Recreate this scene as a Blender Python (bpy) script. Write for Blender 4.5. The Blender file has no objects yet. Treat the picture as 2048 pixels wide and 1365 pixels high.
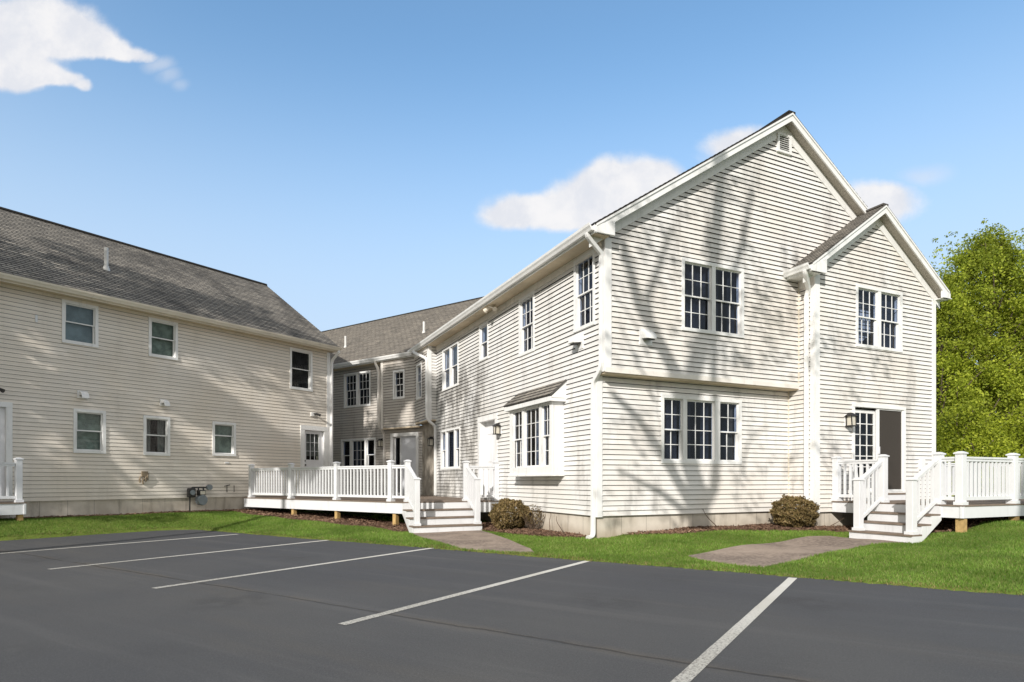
import bpy, bmesh, math, random
import numpy as np
from mathutils import Vector, Matrix
random.seed(7); RNG = np.random.default_rng(7)
SC = bpy.context.scene; COL = SC.collection
rad = math.radians
# ---------------------------------------------------------------- light direction
SUN_AZ, SUN_EL = rad(201.5), rad(27.0)           # compass style: clockwise from +Y
SUN = Vector((math.sin(SUN_AZ)*math.cos(SUN_EL), math.cos(SUN_AZ)*math.cos(SUN_EL), math.sin(SUN_EL)))

# ================================================================ node helpers
def new_mat(name):
    m = bpy.data.materials.new(name); m.use_nodes = True
    nt = m.node_tree; nt.nodes.clear()
    out = nt.nodes.new('ShaderNodeOutputMaterial')
    return m, nt, out
def N(nt, t, **kw):
    n = nt.nodes.new(t)
    for k, v in kw.items():
        if k.startswith('i_'): n.inputs[k[2:].replace('_', ' ')].default_value = v
        else: setattr(n, k, v)
    return n
def LK(nt, a, b): nt.links.new(a, b)
def math_n(nt, op, a, b=None, c=None, clamp=False):
    n = nt.nodes.new('ShaderNodeMath'); n.operation = op; n.use_clamp = clamp
    for i, v in enumerate((a, b, c)):
        if v is None: continue
        if hasattr(v, 'is_output'): LK(nt, v, n.inputs[i])
        else: n.inputs[i].default_value = v
    return n.outputs[0]
def mix_n(nt, fac, a, b, blend='MIX'):
    n = nt.nodes.new('ShaderNodeMix'); n.data_type = 'RGBA'; n.blend_type = blend
    for s, v in ((0, fac), (6, a), (7, b)):
        if hasattr(v, 'is_output'): LK(nt, v, n.inputs[s])
        else: n.inputs[s].default_value = v if s == 0 else (*v, 1) if len(v) == 3 else v
    return n.outputs[2]
def noise_n(nt, vec, scale, detail=3, rough=0.55, out=0, scl=None):
    if scl is not None:
        mp = nt.nodes.new('ShaderNodeMapping'); mp.inputs['Scale'].default_value = scl
        LK(nt, vec, mp.inputs['Vector']); vec = mp.outputs[0]
    n = nt.nodes.new('ShaderNodeTexNoise'); n.inputs['Scale'].default_value = scale
    n.inputs['Detail'].default_value = detail; n.inputs['Roughness'].default_value = rough
    LK(nt, vec, n.inputs['Vector']); return n.outputs[out]
def ramp_n(nt, fac, lo, hi, a=0.0, b=1.0):
    n = nt.nodes.new('ShaderNodeMapRange'); n.interpolation_type = 'SMOOTHSTEP'
    n.inputs[1].default_value = lo; n.inputs[2].default_value = hi
    n.inputs[3].default_value = a; n.inputs[4].default_value = b
    LK(nt, fac, n.inputs[0]); return n.outputs[0]
def coords(nt, kind='Object'):
    return nt.nodes.new('ShaderNodeTexCoord').outputs[kind]
def principled(nt, out, col, rough=0.6, spec=0.5, bump=None, bump_strength=0.3, bump_dist=0.01, metallic=0.0):
    p = nt.nodes.new('ShaderNodeBsdfPrincipled')
    if hasattr(col, 'is_output'): LK(nt, col, p.inputs['Base Color'])
    else: p.inputs['Base Color'].default_value = (*col, 1)
    if hasattr(rough, 'is_output'): LK(nt, rough, p.inputs['Roughness'])
    else: p.inputs['Roughness'].default_value = rough
    p.inputs['Specular IOR Level'].default_value = spec; p.inputs['Metallic'].default_value = metallic
    if bump is not None:
        b = nt.nodes.new('ShaderNodeBump'); b.inputs['Strength'].default_value = bump_strength
        b.inputs['Distance'].default_value = bump_dist
        LK(nt, bump, b.inputs['Height']); LK(nt, b.outputs[0], p.inputs['Normal'])
    LK(nt, p.outputs[0], out.inputs[0]); return p

def simple(name, col, rough=0.55, spec=0.4, var=0.12, scale=3.0, dirt=0.0, metallic=0.0, bump=0.0):
    m, nt, out = new_mat(name); c = coords(nt)
    n1 = noise_n(nt, c, scale, 5, 0.6)
    dark = tuple(v*(1-var) for v in col); lite = tuple(min(1, v*(1+var)) for v in col)
    colr = mix_n(nt, ramp_n(nt, n1, 0.3, 0.7), dark, lite)
    if dirt > 0:
        n2 = noise_n(nt, c, 2.2, 6, 0.65, scl=(3, 3, 0.6))
        colr = mix_n(nt, ramp_n(nt, n2, 0.52, 0.75, 0, dirt), colr, (0.16, 0.14, 0.11))
    bp = noise_n(nt, c, 60, 3) if bump else None
    principled(nt, out, colr, rough, spec, bp, bump, 0.004, metallic); return m

COURSE = 0.1016
def siding_mat(name, base, warm, grime_and_shade, streak=0.35, far_grime=None):
    m, nt, out = new_mat(name); c = coords(nt)
    sx = nt.nodes.new('ShaderNodeSeparateXYZ'); LK(nt, c, sx.inputs[0])
    # one tone per plank: row number and a long run along the wall
    row = math_n(nt, 'FLOOR', math_n(nt, 'DIVIDE', math_n(nt, 'ADD', sx.outputs[2], -0.586+0.0001), COURSE))
    run = math_n(nt, 'ADD', math_n(nt, 'DIVIDE', math_n(nt, 'ADD', sx.outputs[0], sx.outputs[1]), 2.9), math_n(nt, 'MULTIPLY', row, 0.377))
    cv = nt.nodes.new('ShaderNodeCombineXYZ'); LK(nt, row, cv.inputs[0]); LK(nt, math_n(nt, 'FLOOR', run), cv.inputs[1])
    wn = nt.nodes.new('ShaderNodeTexWhiteNoise'); wn.noise_dimensions = '2D'; LK(nt, cv.outputs[0], wn.inputs['Vector'])
    big = noise_n(nt, c, 0.55, 4, 0.6)
    col = mix_n(nt, ramp_n(nt, big, 0.35, 0.68), base, warm)
    tone = math_n(nt, 'MULTIPLY_ADD', wn.outputs['Value'], 0.09, 0.94)
    cx = nt.nodes.new('ShaderNodeCombineXYZ')
    for i in range(3): LK(nt, tone, cx.inputs[i])
    col = mix_n(nt, 1.0, col, cx.outputs[0], 'MULTIPLY')
    st = noise_n(nt, c, 1.0, 6, 0.62, scl=(2.3, 2.3, 0.55))
    col = mix_n(nt, ramp_n(nt, st, 0.5, 0.78, 0, streak), col, grime_and_shade)
    sp = noise_n(nt, c, 1.0, 5, 0.7, scl=(7, 7, 22))
    col = mix_n(nt, ramp_n(nt, sp, 0.6, 0.8, 0, streak*0.7), col, grime_and_shade)
    # shade under the next lap, painted into the top of each course
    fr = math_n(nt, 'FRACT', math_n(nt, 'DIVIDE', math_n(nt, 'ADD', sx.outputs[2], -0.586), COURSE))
    col = mix_n(nt, math_n(nt, 'MULTIPLY', ramp_n(nt, fr, 0.86, 1.0, 0, 0.35), 1.0), col, grime_and_shade)
    if far_grime:
        y0, y1, amt = far_grime
        mask = math_n(nt, 'MULTIPLY', ramp_n(nt, sx.outputs[1], y0, y0+2.2), ramp_n(nt, sx.outputs[1], y1+1.2, y1))
        mask = math_n(nt, 'MULTIPLY', mask, ramp_n(nt, sx.outputs[2], 5.4, 4.2))
        g = noise_n(nt, c, 1.0, 7, 0.68, scl=(1.7, 1.7, 0.8))
        f = math_n(nt, 'MULTIPLY', mask, ramp_n(nt, g, 0.36, 0.62, 0, amt))
        col = mix_n(nt, f, col, (0.15, 0.14, 0.125))
    bp = noise_n(nt, c, 1, 4, 0.6, scl=(6, 6, 60))
    principled(nt, out, col, 0.6, 0.3, bp, 0.15, 0.004); return m

M = {}
M['siding'] = siding_mat('cream_siding', (0.755, 0.74, 0.71), (0.715, 0.67, 0.61), (0.35, 0.335, 0.31), 0.8)
M['siding_side'] = siding_mat('cream_siding_mildew', (0.74, 0.73, 0.71), (0.72, 0.695, 0.65), (0.32, 0.305, 0.275), 0.6, (4.4, 9.6, 0.85))
M['siding_tan'] = siding_mat('tan_siding', (0.78, 0.72, 0.635), (0.755, 0.68, 0.575), (0.45, 0.40, 0.335), 0.3)
M['siding_grey'] = siding_mat('weathered_shaded_siding', (0.52, 0.485, 0.44), (0.50, 0.455, 0.40), (0.20, 0.185, 0.17), 0.5)  # base darkened as well, putting the courtyard shade into the colour
M['lip'] = simple('lap_shadow_gap', (0.035, 0.03, 0.026), 0.9, 0.1)  # near-black strip that paints the shade line under each lap
M['white'] = simple('white_painted_trim', (0.80, 0.795, 0.775), 0.45, 0.4, 0.05, 1.5, 0.22)
M['vinyl'] = simple('white_vinyl_rail', (0.72, 0.727, 0.735), 0.35, 0.45, 0.03, 2.0, 0.2)
M['trim_tan'] = simple('cream_painted_trim', (0.74, 0.67, 0.55), 0.5, 0.4, 0.06, 1.5, 0.2)
M['frieze'] = simple('cream_board', (0.76, 0.72, 0.66), 0.55, 0.3, 0.07, 1.5, 0.25)
M['soffit'] = simple('soffit_board', (0.62, 0.52, 0.38), 0.7, 0.2, 0.10, 2.0, 0.25)
M['soffit_vent'] = simple('vented_soffit', (0.40, 0.365, 0.31), 0.8, 0.2, 0.14, 25.0, 0.1, bump=0.5)
M['dark_metal'] = simple('dark_bronze_metal', (0.025, 0.023, 0.022), 0.45, 0.5, 0.2)
M['grey_metal'] = simple('grey_meter_metal', (0.20, 0.23, 0.25), 0.45, 0.5, 0.15)
M['brass'] = simple('aged_brass', (0.22, 0.17, 0.11), 0.55, 0.5, 0.2)
M['lamp_glass'] = simple('frosted_lamp_glass', (0.62, 0.58, 0.48), 0.25, 0.5, 0.08)
M['tread'] = simple('brown_composite_board', (0.20, 0.155, 0.12), 0.75, 0.25, 0.18, 6.0, 0.1)
M['lumber'] = simple('pressure_treated_post', (0.46, 0.31, 0.13), 0.8, 0.2, 0.22, 9.0, 0.2)
M['room'] = simple('dark_room', (0.012, 0.012, 0.014), 0.9, 0.1)
M['screen'] = simple('insect_screen', (0.052, 0.045, 0.038), 0.8, 0.2, 0.06, 300)
M['door_white'] = simple('white_panel_door', (0.78, 0.78, 0.79), 0.4, 0.4, 0.04, 1.2, 0.12)
M['door_grey'] = simple('glossy_grey_door', (0.68, 0.69, 0.72), 0.3, 0.5, 0.07, 1.2, 0.1)
M['plank_wood'] = simple('weathered_wood_panel', (0.36, 0.32, 0.265), 0.8, 0.2, 0.3, 3.0, 0.8)
M['curtain_dark'] = simple('dark_grey_curtain', (0.030, 0.031, 0.036), 0.9, 0.1, 0.3, 4)
M['curtain_pale'] = simple('pale_curtain', (0.16, 0.165, 0.165), 0.9, 0.1, 0.2, 4)
M['curtain_tan'] = simple('tan_curtain', (0.10, 0.085, 0.06), 0.9, 0.1, 0.25, 4)
M['blind'] = simple('blue_grey_shade', (0.19, 0.245, 0.275), 0.8, 0.2, 0.2, 3)
M['blind_green'] = simple('grey_green_shade', (0.20, 0.25, 0.23), 0.8, 0.2, 0.3, 5)
M['pipe'] = simple('pale_vent_pipe', (0.66, 0.65, 0.62), 0.5, 0.4, 0.06)

def glass_mat(name, tint, refl=0.9):
    m, nt, out = new_mat(name)
    tr = N(nt, 'ShaderNodeBsdfTransparent'); tr.inputs[0].default_value = (*tint, 1)
    gl = N(nt, 'ShaderNodeBsdfGlossy'); gl.inputs['Roughness'].default_value = 0.02; gl.inputs[0].default_value = (refl, refl, refl, 1)
    c = coords(nt); b = N(nt, 'ShaderNodeBump'); b.inputs['Strength'].default_value = 0.12; b.inputs['Distance'].default_value = 0.02
    LK(nt, noise_n(nt, c, 1.3, 2), b.inputs['Height']); LK(nt, b.outputs[0], gl.inputs['Normal'])
    ge = N(nt, 'ShaderNodeNewGeometry'); dp = N(nt, 'ShaderNodeVectorMath', operation='DOT_PRODUCT'); LK(nt, ge.outputs['Incoming'], dp.inputs[0]); LK(nt, ge.outputs['True Normal'], dp.inputs[1])
    inv = math_n(nt, 'SUBTRACT', 1.0, math_n(nt, 'ABSOLUTE', dp.outputs['Value']), None, True)
    fz = math_n(nt, 'MULTIPLY_ADD', math_n(nt, 'POWER', inv, 5.0), 0.9, 0.032)
    mx = N(nt, 'ShaderNodeMixShader'); LK(nt, fz, mx.inputs[0])
    LK(nt, tr.outputs[0], mx.inputs[1]); LK(nt, gl.outputs[0], mx.inputs[2]); LK(nt, mx.outputs[0], out.inputs[0]); return m
M['glass'] = glass_mat('window_glass', (0.55, 0.63, 0.78))
M['glass_clear'] = glass_mat('clear_window_glass', (0.85, 0.88, 0.86))

def shingle_mat(name, a, b, dark, stain=0.5):
    m, nt, out = new_mat(name)
    uv = nt.nodes.new('ShaderNodeTexCoord').outputs['UV']; c = coords(nt)
    br = N(nt, 'ShaderNodeTexBrick'); LK(nt, uv, br.inputs['Vector'])
    br.offset = 0.5; br.inputs['Scale'].default_value = 1.0
    br.inputs['Brick Width'].default_value = 0.26; br.inputs['Row Height'].default_value = 0.14
    br.inputs['Mortar Size'].default_value = 0.018; br.inputs['Mortar Smooth'].default_value = 0.4; br.inputs['Bias'].default_value = 0.0
    br.inputs['Color1'].default_value = (*a, 1); br.inputs['Color2'].default_value = (*b, 1); br.inputs['Mortar'].default_value = (*dark, 1)
    vr = N(nt, 'ShaderNodeTexBrick'); LK(nt, uv, vr.inputs['Vector']); vr.offset = 0.37; vr.inputs['Scale'].default_value = 1.0; vr.inputs['Brick Width'].default_value = 0.41; vr.inputs['Row Height'].default_value = 0.14; vr.inputs['Mortar Size'].default_value = 0.0; vr.inputs['Color1'].default_value = (0.62, 0.62, 0.62, 1); vr.inputs['Color2'].default_value = (1.12, 1.1, 1.06, 1)
    n1 = noise_n(nt, uv, 7.0, 5, 0.7)
    col = mix_n(nt, 1.0, br.outputs[0], vr.outputs[0], 'MULTIPLY')
    col = mix_n(nt, ramp_n(nt, n1, 0.42, 0.72, 0, 0.8), col, tuple(v*0.5 for v in a))
    g = noise_n(nt, uv, 90, 2); col = mix_n(nt, ramp_n(nt, g, 0.4, 0.7, 0, 0.35), col, tuple(v*1.6 for v in b))
    s = noise_n(nt, uv, 1.0, 5, 0.6, scl=(0.75, 0.35, 1))
    col = mix_n(nt, ramp_n(nt, s, 0.5, 0.68, 0, stain), col, dark)
    principled(nt, out, col, 0.95, 0.12, n1, 0.5, 0.01); return m
M['shingle'] = shingle_mat('brown_grey_shingles', (0.40, 0.365, 0.315), (0.235, 0.218, 0.195), (0.05, 0.049, 0.049), 0.5)
M['shingle_old'] = shingle_mat('tan_grey_shingles', (0.36, 0.325, 0.275), (0.26, 0.235, 0.205), (0.06, 0.055, 0.05), 0.15)
M['shingle_dark'] = shingle_mat('dark_shingle_edge', (0.10, 0.088, 0.072), (0.075, 0.066, 0.056), (0.02, 0.02, 0.02), 0.4)

def concrete_mat():
    m, nt, out = new_mat('foundation_concrete'); c = coords(nt)
    n1 = noise_n(nt, c, 1.6, 6, 0.6); col = mix_n(nt, ramp_n(nt, n1, 0.3, 0.7), (0.50, 0.445, 0.365), (0.66, 0.60, 0.51))
    n2 = noise_n(nt, c, 1.0, 5, 0.65, scl=(4, 4, 1)); col = mix_n(nt, ramp_n(nt, n2, 0.5, 0.75, 0, 0.55), col, (0.22, 0.19, 0.15))
    sx = nt.nodes.new('ShaderNodeSeparateXYZ'); LK(nt, c, sx.inputs[0])
    fr = math_n(nt, 'FRACT', math_n(nt, 'DIVIDE', math_n(nt, 'ADD', sx.outputs[0], sx.outputs[1]), 0.61))
    ln = math_n(nt, 'LESS_THAN', fr, 0.018)
    col = mix_n(nt, math_n(nt, 'MULTIPLY', ln, 0.6), col, (0.12, 0.10, 0.08))
    col = mix_n(nt, ramp_n(nt, sx.outputs[2], 0.42, 0.15, 0, 0.45), col, (0.30, 0.22, 0.14))
    principled(nt, out, col, 0.9, 0.15, noise_n(nt, c, 30, 4), 0.25, 0.006); return m
M['concrete'] = concrete_mat()

def asphalt_mat():
    m, nt, out = new_mat('sealed_asphalt'); c = coords(nt)
    n1 = noise_n(nt, c, 1.0, 6, 0.6, scl=(0.22, 1.1, 1)); n2 = noise_n(nt, c, 0.35, 4); n3 = noise_n(nt, c, 160, 3, 0.7)
    col = mix_n(nt, ramp_n(nt, n2, 0.3, 0.7), (0.080, 0.080, 0.082), (0.100, 0.098, 0.095))
    col = mix_n(nt, ramp_n(nt, n1, 0.5, 0.75, 0, 0.5), col, (0.125, 0.115, 0.10))
    sx = nt.nodes.new('ShaderNodeSeparateXYZ'); LK(nt, c, sx.inputs[0])
    # darker and bluer towards the lawn edge
    col = mix_n(nt, ramp_n(nt, sx.outputs[1], -5.5, -0.6, 0, 0.55), col, (0.058, 0.063, 0.078))
    col = mix_n(nt, ramp_n(nt, n3, 0.45, 0.75, 0, 0.30), col, (0.17, 0.165, 0.16))
    # paving seam running along the lot
    w = math_n(nt, 'MULTIPLY', math_n(nt, 'ADD', noise_n(nt, c, 1.4, 5, 0.65), -0.5), 0.16)
    dist = math_n(nt, 'ABSOLUTE', math_n(nt, 'ADD', math_n(nt, 'ADD', sx.outputs[1], 4.58), w))
    n4 = noise_n(nt, c, 0.9, 4)
    seam = math_n(nt, 'MULTIPLY', ramp_n(nt, dist, 0.030, 0.008), ramp_n(nt, n4, 0.30, 0.42, 0.25, 1.0))
    col = mix_n(nt, math_n(nt, 'MULTIPLY', ramp_n(nt, dist, 0.16, 0.02, 0, 0.35), ramp_n(nt, n4, 0.40, 0.55)), col, (0.15, 0.125, 0.095))
    col = mix_n(nt, math_n(nt, 'MULTIPLY', seam, 0.7), col, (0.040, 0.035, 0.030))
    gr = noise_n(nt, c, 55, 4, 0.75); col = mix_n(nt, ramp_n(nt, gr, 0.38, 0.62, 0, 0.30), col, (0.040, 0.040, 0.041))
    g2 = noise_n(nt, c, 90, 3, 0.8); col = mix_n(nt, ramp_n(nt, g2, 0.56, 0.72, 0, 0.40), col, (0.23, 0.22, 0.21))
    # faint oil drips and tyre-polished lanes
    vo = N(nt, 'ShaderNodeTexVoronoi'); vo.inputs['Scale'].default_value = 0.42; vo.inputs['Randomness'].default_value = 1.0; LK(nt, c, vo.inputs['Vector'])
    col = mix_n(nt, math_n(nt, 'MULTIPLY', ramp_n(nt, vo.outputs['Distance'], 0.30, 0.06, 0, 0.38), ramp_n(nt, noise_n(nt, c, 3.0, 4), 0.35, 0.6)), col, (0.045, 0.044, 0.045))
    n5 = noise_n(nt, c, 1.0, 5, 0.6, scl=(0.12, 2.6, 1)); col = mix_n(nt, ramp_n(nt, n5, 0.52, 0.68, 0, 0.28), col, (0.14, 0.135, 0.13))
    sv = N(nt, 'ShaderNodeTexVoronoi'); sv.inputs['Scale'].default_value = 75; LK(nt, c, sv.inputs['Vector'])
    col = mix_n(nt, ramp_n(nt, sv.outputs['Distance'], 0.32, 0.10, 0, 0.35), col, (0.20, 0.195, 0.19))
    hb = math_n(nt, 'SUBTRACT', n3, math_n(nt, 'MULTIPLY', seam, 2.0))
    principled(nt, out, col, ramp_n(nt, n1, 0.3, 0.8, 0.72, 0.9), 0.22, hb, 0.55, 0.006); return m
M['asphalt'] = asphalt_mat()

def paint_mat():
    m, nt, out = new_mat('worn_line_paint'); c = coords(nt)
    n = noise_n(nt, c, 38, 5, 0.75); n2 = noise_n(nt, c, 0.8, 3)
    sx = nt.nodes.new('ShaderNodeSeparateXYZ'); LK(nt, c, sx.inputs[0])
    wear = math_n(nt, 'ADD', n, math_n(nt, 'MULTIPLY', ramp_n(nt, sx.outputs[0], 1.0, 4.5), 0.16))
    col = mix_n(nt, ramp_n(nt, n2, 0.3, 0.7), (0.66, 0.645, 0.60), (0.56, 0.54, 0.48))
    col = mix_n(nt, ramp_n(nt, sx.outputs[0], 0.5, 4.5, 0, 0.45), col, (0.38, 0.36, 0.31))
    col = mix_n(nt, ramp_n(nt, wear, 0.60, 0.78, 0, 0.8), col, (0.13, 0.12, 0.11))
    principled(nt, out, col, 0.85, 0.2, n, 0.3, 0.004); return m
M['paint'] = paint_mat()

def ground_mat(name, a, b, c3, scale=3.0, bump=0.5):
    m, nt, out = new_mat(name); c = coords(nt)
    n1 = noise_n(nt, c, scale, 6, 0.65); n2 = noise_n(nt, c, scale*14, 4, 0.7)
    col = mix_n(nt, ramp_n(nt, n1, 0.35, 0.65), a, b); col = mix_n(nt, ramp_n(nt, n2, 0.4, 0.7, 0, 0.8), col, c3)
    principled(nt, out, col, 0.95, 0.1, n2, bump, 0.03); return m
M['turf'] = ground_mat('lawn_turf', (0.095, 0.155, 0.022), (0.14, 0.20, 0.035), (0.16, 0.15, 0.05))
M['soil'] = ground_mat('bark_mulch', (0.15, 0.09, 0.06), (0.22, 0.14, 0.095), (0.06, 0.038, 0.028), 4.0, 1.0)
M['walk'] = ground_mat('brushed_walk', (0.33, 0.265, 0.215), (0.17, 0.135, 0.112), (0.38, 0.31, 0.255), 1.1, 0.3)

def leaf_mat(name, cols, trans=0.35, rough=0.6, noise_scale=0.5):
    m, nt, out = new_mat(name)
    geo = nt.nodes.new('ShaderNodeNewGeometry'); c = coords(nt)
    r = nt.nodes.new('ShaderNodeValToRGB'); LK(nt, geo.outputs['Random Per Island'], r.inputs[0])
    els = r.color_ramp.elements
    while len(els) < len(cols): els.new(0.5)
    for i, cc in enumerate(cols): els[i].position = i/(len(cols)-1); els[i].color = (*cc, 1)
    big = noise_n(nt, c, noise_scale, 3)
    col = mix_n(nt, ramp_n(nt, big, 0.38, 0.62, 0, 0.55), r.outputs[0], tuple(v*0.55 for v in cols[0]))
    d = N(nt, 'ShaderNodeBsdfPrincipled'); LK(nt, col, d.inputs['Base Color']); d.inputs['Roughness'].default_value = rough; d.inputs['Specular IOR Level'].default_value = 0.25
    t = N(nt, 'ShaderNodeBsdfTranslucent'); LK(nt, col, t.inputs[0])
    mx = N(nt, 'ShaderNodeMixShader'); mx.inputs[0].default_value = trans
    LK(nt, d.outputs[0], mx.inputs[1]); LK(nt, t.outputs[0], mx.inputs[2]); LK(nt, mx.outputs[0], out.inputs[0]); return m
M['grass'] = leaf_mat('grass_blades', [(0.095, 0.19, 0.02), (0.15, 0.27, 0.032), (0.21, 0.34, 0.055), (0.33, 0.35, 0.12)], 0.3, 0.6, 0.9)
M['grass_dry'] = leaf_mat('dry_edge_grass', [(0.22, 0.20, 0.07), (0.30, 0.24, 0.10), (0.16, 0.19, 0.05)], 0.25)
M['leaf_spring'] = leaf_mat('spring_leaves', [(0.19, 0.25, 0.02), (0.34, 0.41, 0.035), (0.54, 0.59, 0.07), (0.25, 0.31, 0.026)], 0.4, 0.55, 0.45)
M['leaf_hedge'] = leaf_mat('fresh_green_leaves', [(0.21, 0.265, 0.019), (0.35, 0.41, 0.032), (0.53, 0.57, 0.06)], 0.4, 0.55, 0.7)
M['leaf_bush'] = leaf_mat('bronze_green_bush_leaves', [(0.12, 0.085, 0.03), (0.22, 0.155, 0.06), (0.32, 0.225, 0.11), (0.15, 0.125, 0.04)], 0.2, 0.6, 2.0)
M['leaf_far'] = leaf_mat('canopy_leaves', [(0.05, 0.09, 0.02), (0.08, 0.12, 0.03)], 0.3)
M['chips'] = leaf_mat('mulch_chips', [(0.10, 0.055, 0.035), (0.20, 0.12, 0.08), (0.32, 0.21, 0.14), (0.16, 0.09, 0.06)], 0.0, 0.9)
M['bark'] = simple('tree_bark', (0.13, 0.10, 0.075), 0.9, 0.1, 0.35, 8.0, 0.3, bump=0.6)
M['twig'] = simple('dry_twig', (0.12, 0.085, 0.06), 0.9, 0.1, 0.3)

# ================================================================ mesh helpers
class Fr:
    """wall frame: u along ex, d outward along n, z up; all in the building's own space"""
    def __init__(s, o, ex, n): s.o, s.ex, s.n = o, ex, n
    def P(s, u, d, z): return (s.o[0]+s.ex[0]*u+s.n[0]*d, s.o[1]+s.ex[1]*u+s.n[1]*d, z)
    def off(s, d): return Fr((s.o[0]+s.n[0]*d, s.o[1]+s.n[1]*d), s.ex, s.n)
XY = Fr((0, 0), (1, 0), (0, 1))
class MB:
    def __init__(s): s.v = []; s.f = []; s.mi = []; s.uv = []
    def face(s, pts, mi=0, uv=None):
        b = len(s.v); s.v.extend(pts); s.f.append(tuple(range(b, b+len(pts)))); s.mi.append(mi)
        s.uv.append(uv if uv else [(0, 0)]*len(pts))
    def hexa(s, p, mi=0):
        b = len(s.v); s.v.extend(p)
        for q in ((0, 3, 2, 1), (4, 5, 6, 7), (0, 1, 5, 4), (1, 2, 6, 5), (2, 3, 7, 6), (3, 0, 4, 7)):
            s.f.append(tuple(b+i for i in q)); s.mi.append(mi); s.uv.append([(0, 0)]*4)
    def box(s, F, u0, u1, d0, d1, z0, z1, mi=0):
        s.hexa([F.P(u0, d0, z0), F.P(u1, d0, z0), F.P(u1, d1, z0), F.P(u0, d1, z0), F.P(u0, d0, z1), F.P(u1, d0, z1), F.P(u1, d1, z1), F.P(u0, d1, z1)], mi)
    def prism(s, F, poly, d0, d1, mi=0):
        n = len(poly); b = len(s.v)
        s.v.extend([F.P(u, d0, z) for u, z in poly]); s.v.extend([F.P(u, d1, z) for u, z in poly])
        fs = [tuple(range(b, b+n))[::-1], tuple(range(b+n, b+2*n))] + [(b+i, b+(i+1) % n, b+n+(i+1) % n, b+n+i) for i in range(n)]
        for f in fs: s.f.append(f); s.mi.append(mi); s.uv.append([(0, 0)]*len(f))
    def extrude(s, F, prof, u0, u1, mi=0):
        n = len(prof); b = len(s.v)
        s.v.extend([F.P(u0, d, z) for d, z in prof]); s.v.extend([F.P(u1, d, z) for d, z in prof])
        fs = [tuple(range(b, b+n))[::-1], tuple(range(b+n, b+2*n))] + [(b+i, b+(i+1) % n, b+n+(i+1) % n, b+n+i) for i in range(n)]
        for f in fs: s.f.append(f); s.mi.append(mi); s.uv.append([(0, 0)]*len(f))
    def tube(s, path, r, n=8, mi=0, cap=True, rect=None, phase=0.0):
        path = [Vector(p) for p in path]; rings = []
        rs = r if isinstance(r, (list, tuple)) else [r]*len(path)
        up0 = None
        for i, p in enumerate(path):
            if i == 0: t = path[1]-p
            elif i == len(path)-1: t = p-path[i-1]
            else: t = (path[i+1]-p).normalized()+(p-path[i-1]).normalized()
            t.normalize()
            if up0 is None: up0 = Vector((1, 0, 0)) if abs(t.x) < 0.8 else Vector((0, 1, 0))
            a = up0-t*up0.dot(t)
            if a.length < 1e-4: a = t.orthogonal()
            a.normalize(); b2 = t.cross(a); up0 = a
            ring = []
            for k in range(n):
                th = 2*math.pi*k/n+phase
                ca, sa = math.cos(th)*rs[i], math.sin(th)*rs[i]
                if rect: ca, sa = ((1, 1), (-1, 1), (-1, -1), (1, -1))[k][0]*rect[0]/2, ((1, 1), (-1, 1), (-1, -1), (1, -1))[k][1]*rect[1]/2
                ring.append(tuple(p+a*ca+b2*sa))
            rings.append(ring)
        base = len(s.v)
        for ring in rings: s.v.extend(ring)
        for i in range(len(rings)-1):
            for k in range(n):
                a0 = base+i*n+k; a1 = base+i*n+(k+1) % n
                s.f.append((a0, a1, a1+n, a0+n)); s.mi.append(mi); s.uv.append([(0, 0)]*4)
        if cap:
            s.f.append(tuple(base+k for k in range(n))[::-1]); s.f.append(tuple(base+(len(rings)-1)*n+k for k in range(n)))
            s.mi += [mi, mi]; s.uv += [[(0, 0)]*n]*2
    def build(s, name, mats, parent=None, smooth=False, loc=None):
        me = bpy.data.meshes.new(name); me.from_pydata(s.v, [], s.f)
        mats = mats if isinstance(mats, (list, tuple)) else [mats]
        for m in mats: me.materials.append(m)
        me.polygons.foreach_set('material_index', s.mi)
        if any(u != (0, 0) for uu in s.uv[:4] for u in uu):
            lay = me.uv_layers.new(name='uv'); flat = [c for uu in s.uv for u in uu for c in u]
            lay.data.foreach_set('uv', flat)
        if smooth: me.polygons.foreach_set('use_smooth', [True]*len(s.f))
        me.update(); o = bpy.data.objects.new(name, me); COL.objects.link(o)
        if parent: o.parent = parent
        if loc: o.location = loc
        return o
def bevel(o, w=0.006, seg=2):
    b = o.modifiers.new('edge', 'BEVEL'); b.width = w; b.segments = seg; b.limit_method = 'ANGLE'; return o
def tag(o, label=None, cat=None, group=None, kind=None):
    if label: o['label'] = label
    if cat: o['category'] = cat
    if group: o['group'] = group
    if kind: o['kind'] = kind
    return o
def empty(name, loc, rz=0.0):
    o = bpy.data.objects.new(name, None); COL.objects.link(o); o.location = loc; o.rotation_euler = (0, 0, rz); o.empty_display_size = 0.3; return o
def obj_np(name, verts, faces_n, mat, parent=None, loc=None):
    """verts (n*faces_n,3) array, every faces_n consecutive verts one face"""
    me = bpy.data.meshes.new(name); nv = len(verts); nf = nv//faces_n
    me.vertices.add(nv); me.vertices.foreach_set('co', np.ascontiguousarray(verts, dtype=np.float32).ravel())
    me.loops.add(nv); me.loops.foreach_set('vertex_index', np.arange(nv, dtype=np.int32))
    me.polygons.add(nf); me.polygons.foreach_set('loop_start', np.arange(nf, dtype=np.int32)*faces_n)
    me.polygons.foreach_set('loop_total', np.full(nf, faces_n, dtype=np.int32))
    me.materials.append(mat); me.update(calc_edges=True); me.validate()
    o = bpy.data.objects.new(name, me); COL.objects.link(o)
    if parent: o.parent = parent
    if loc: o.location = loc
    return o

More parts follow.
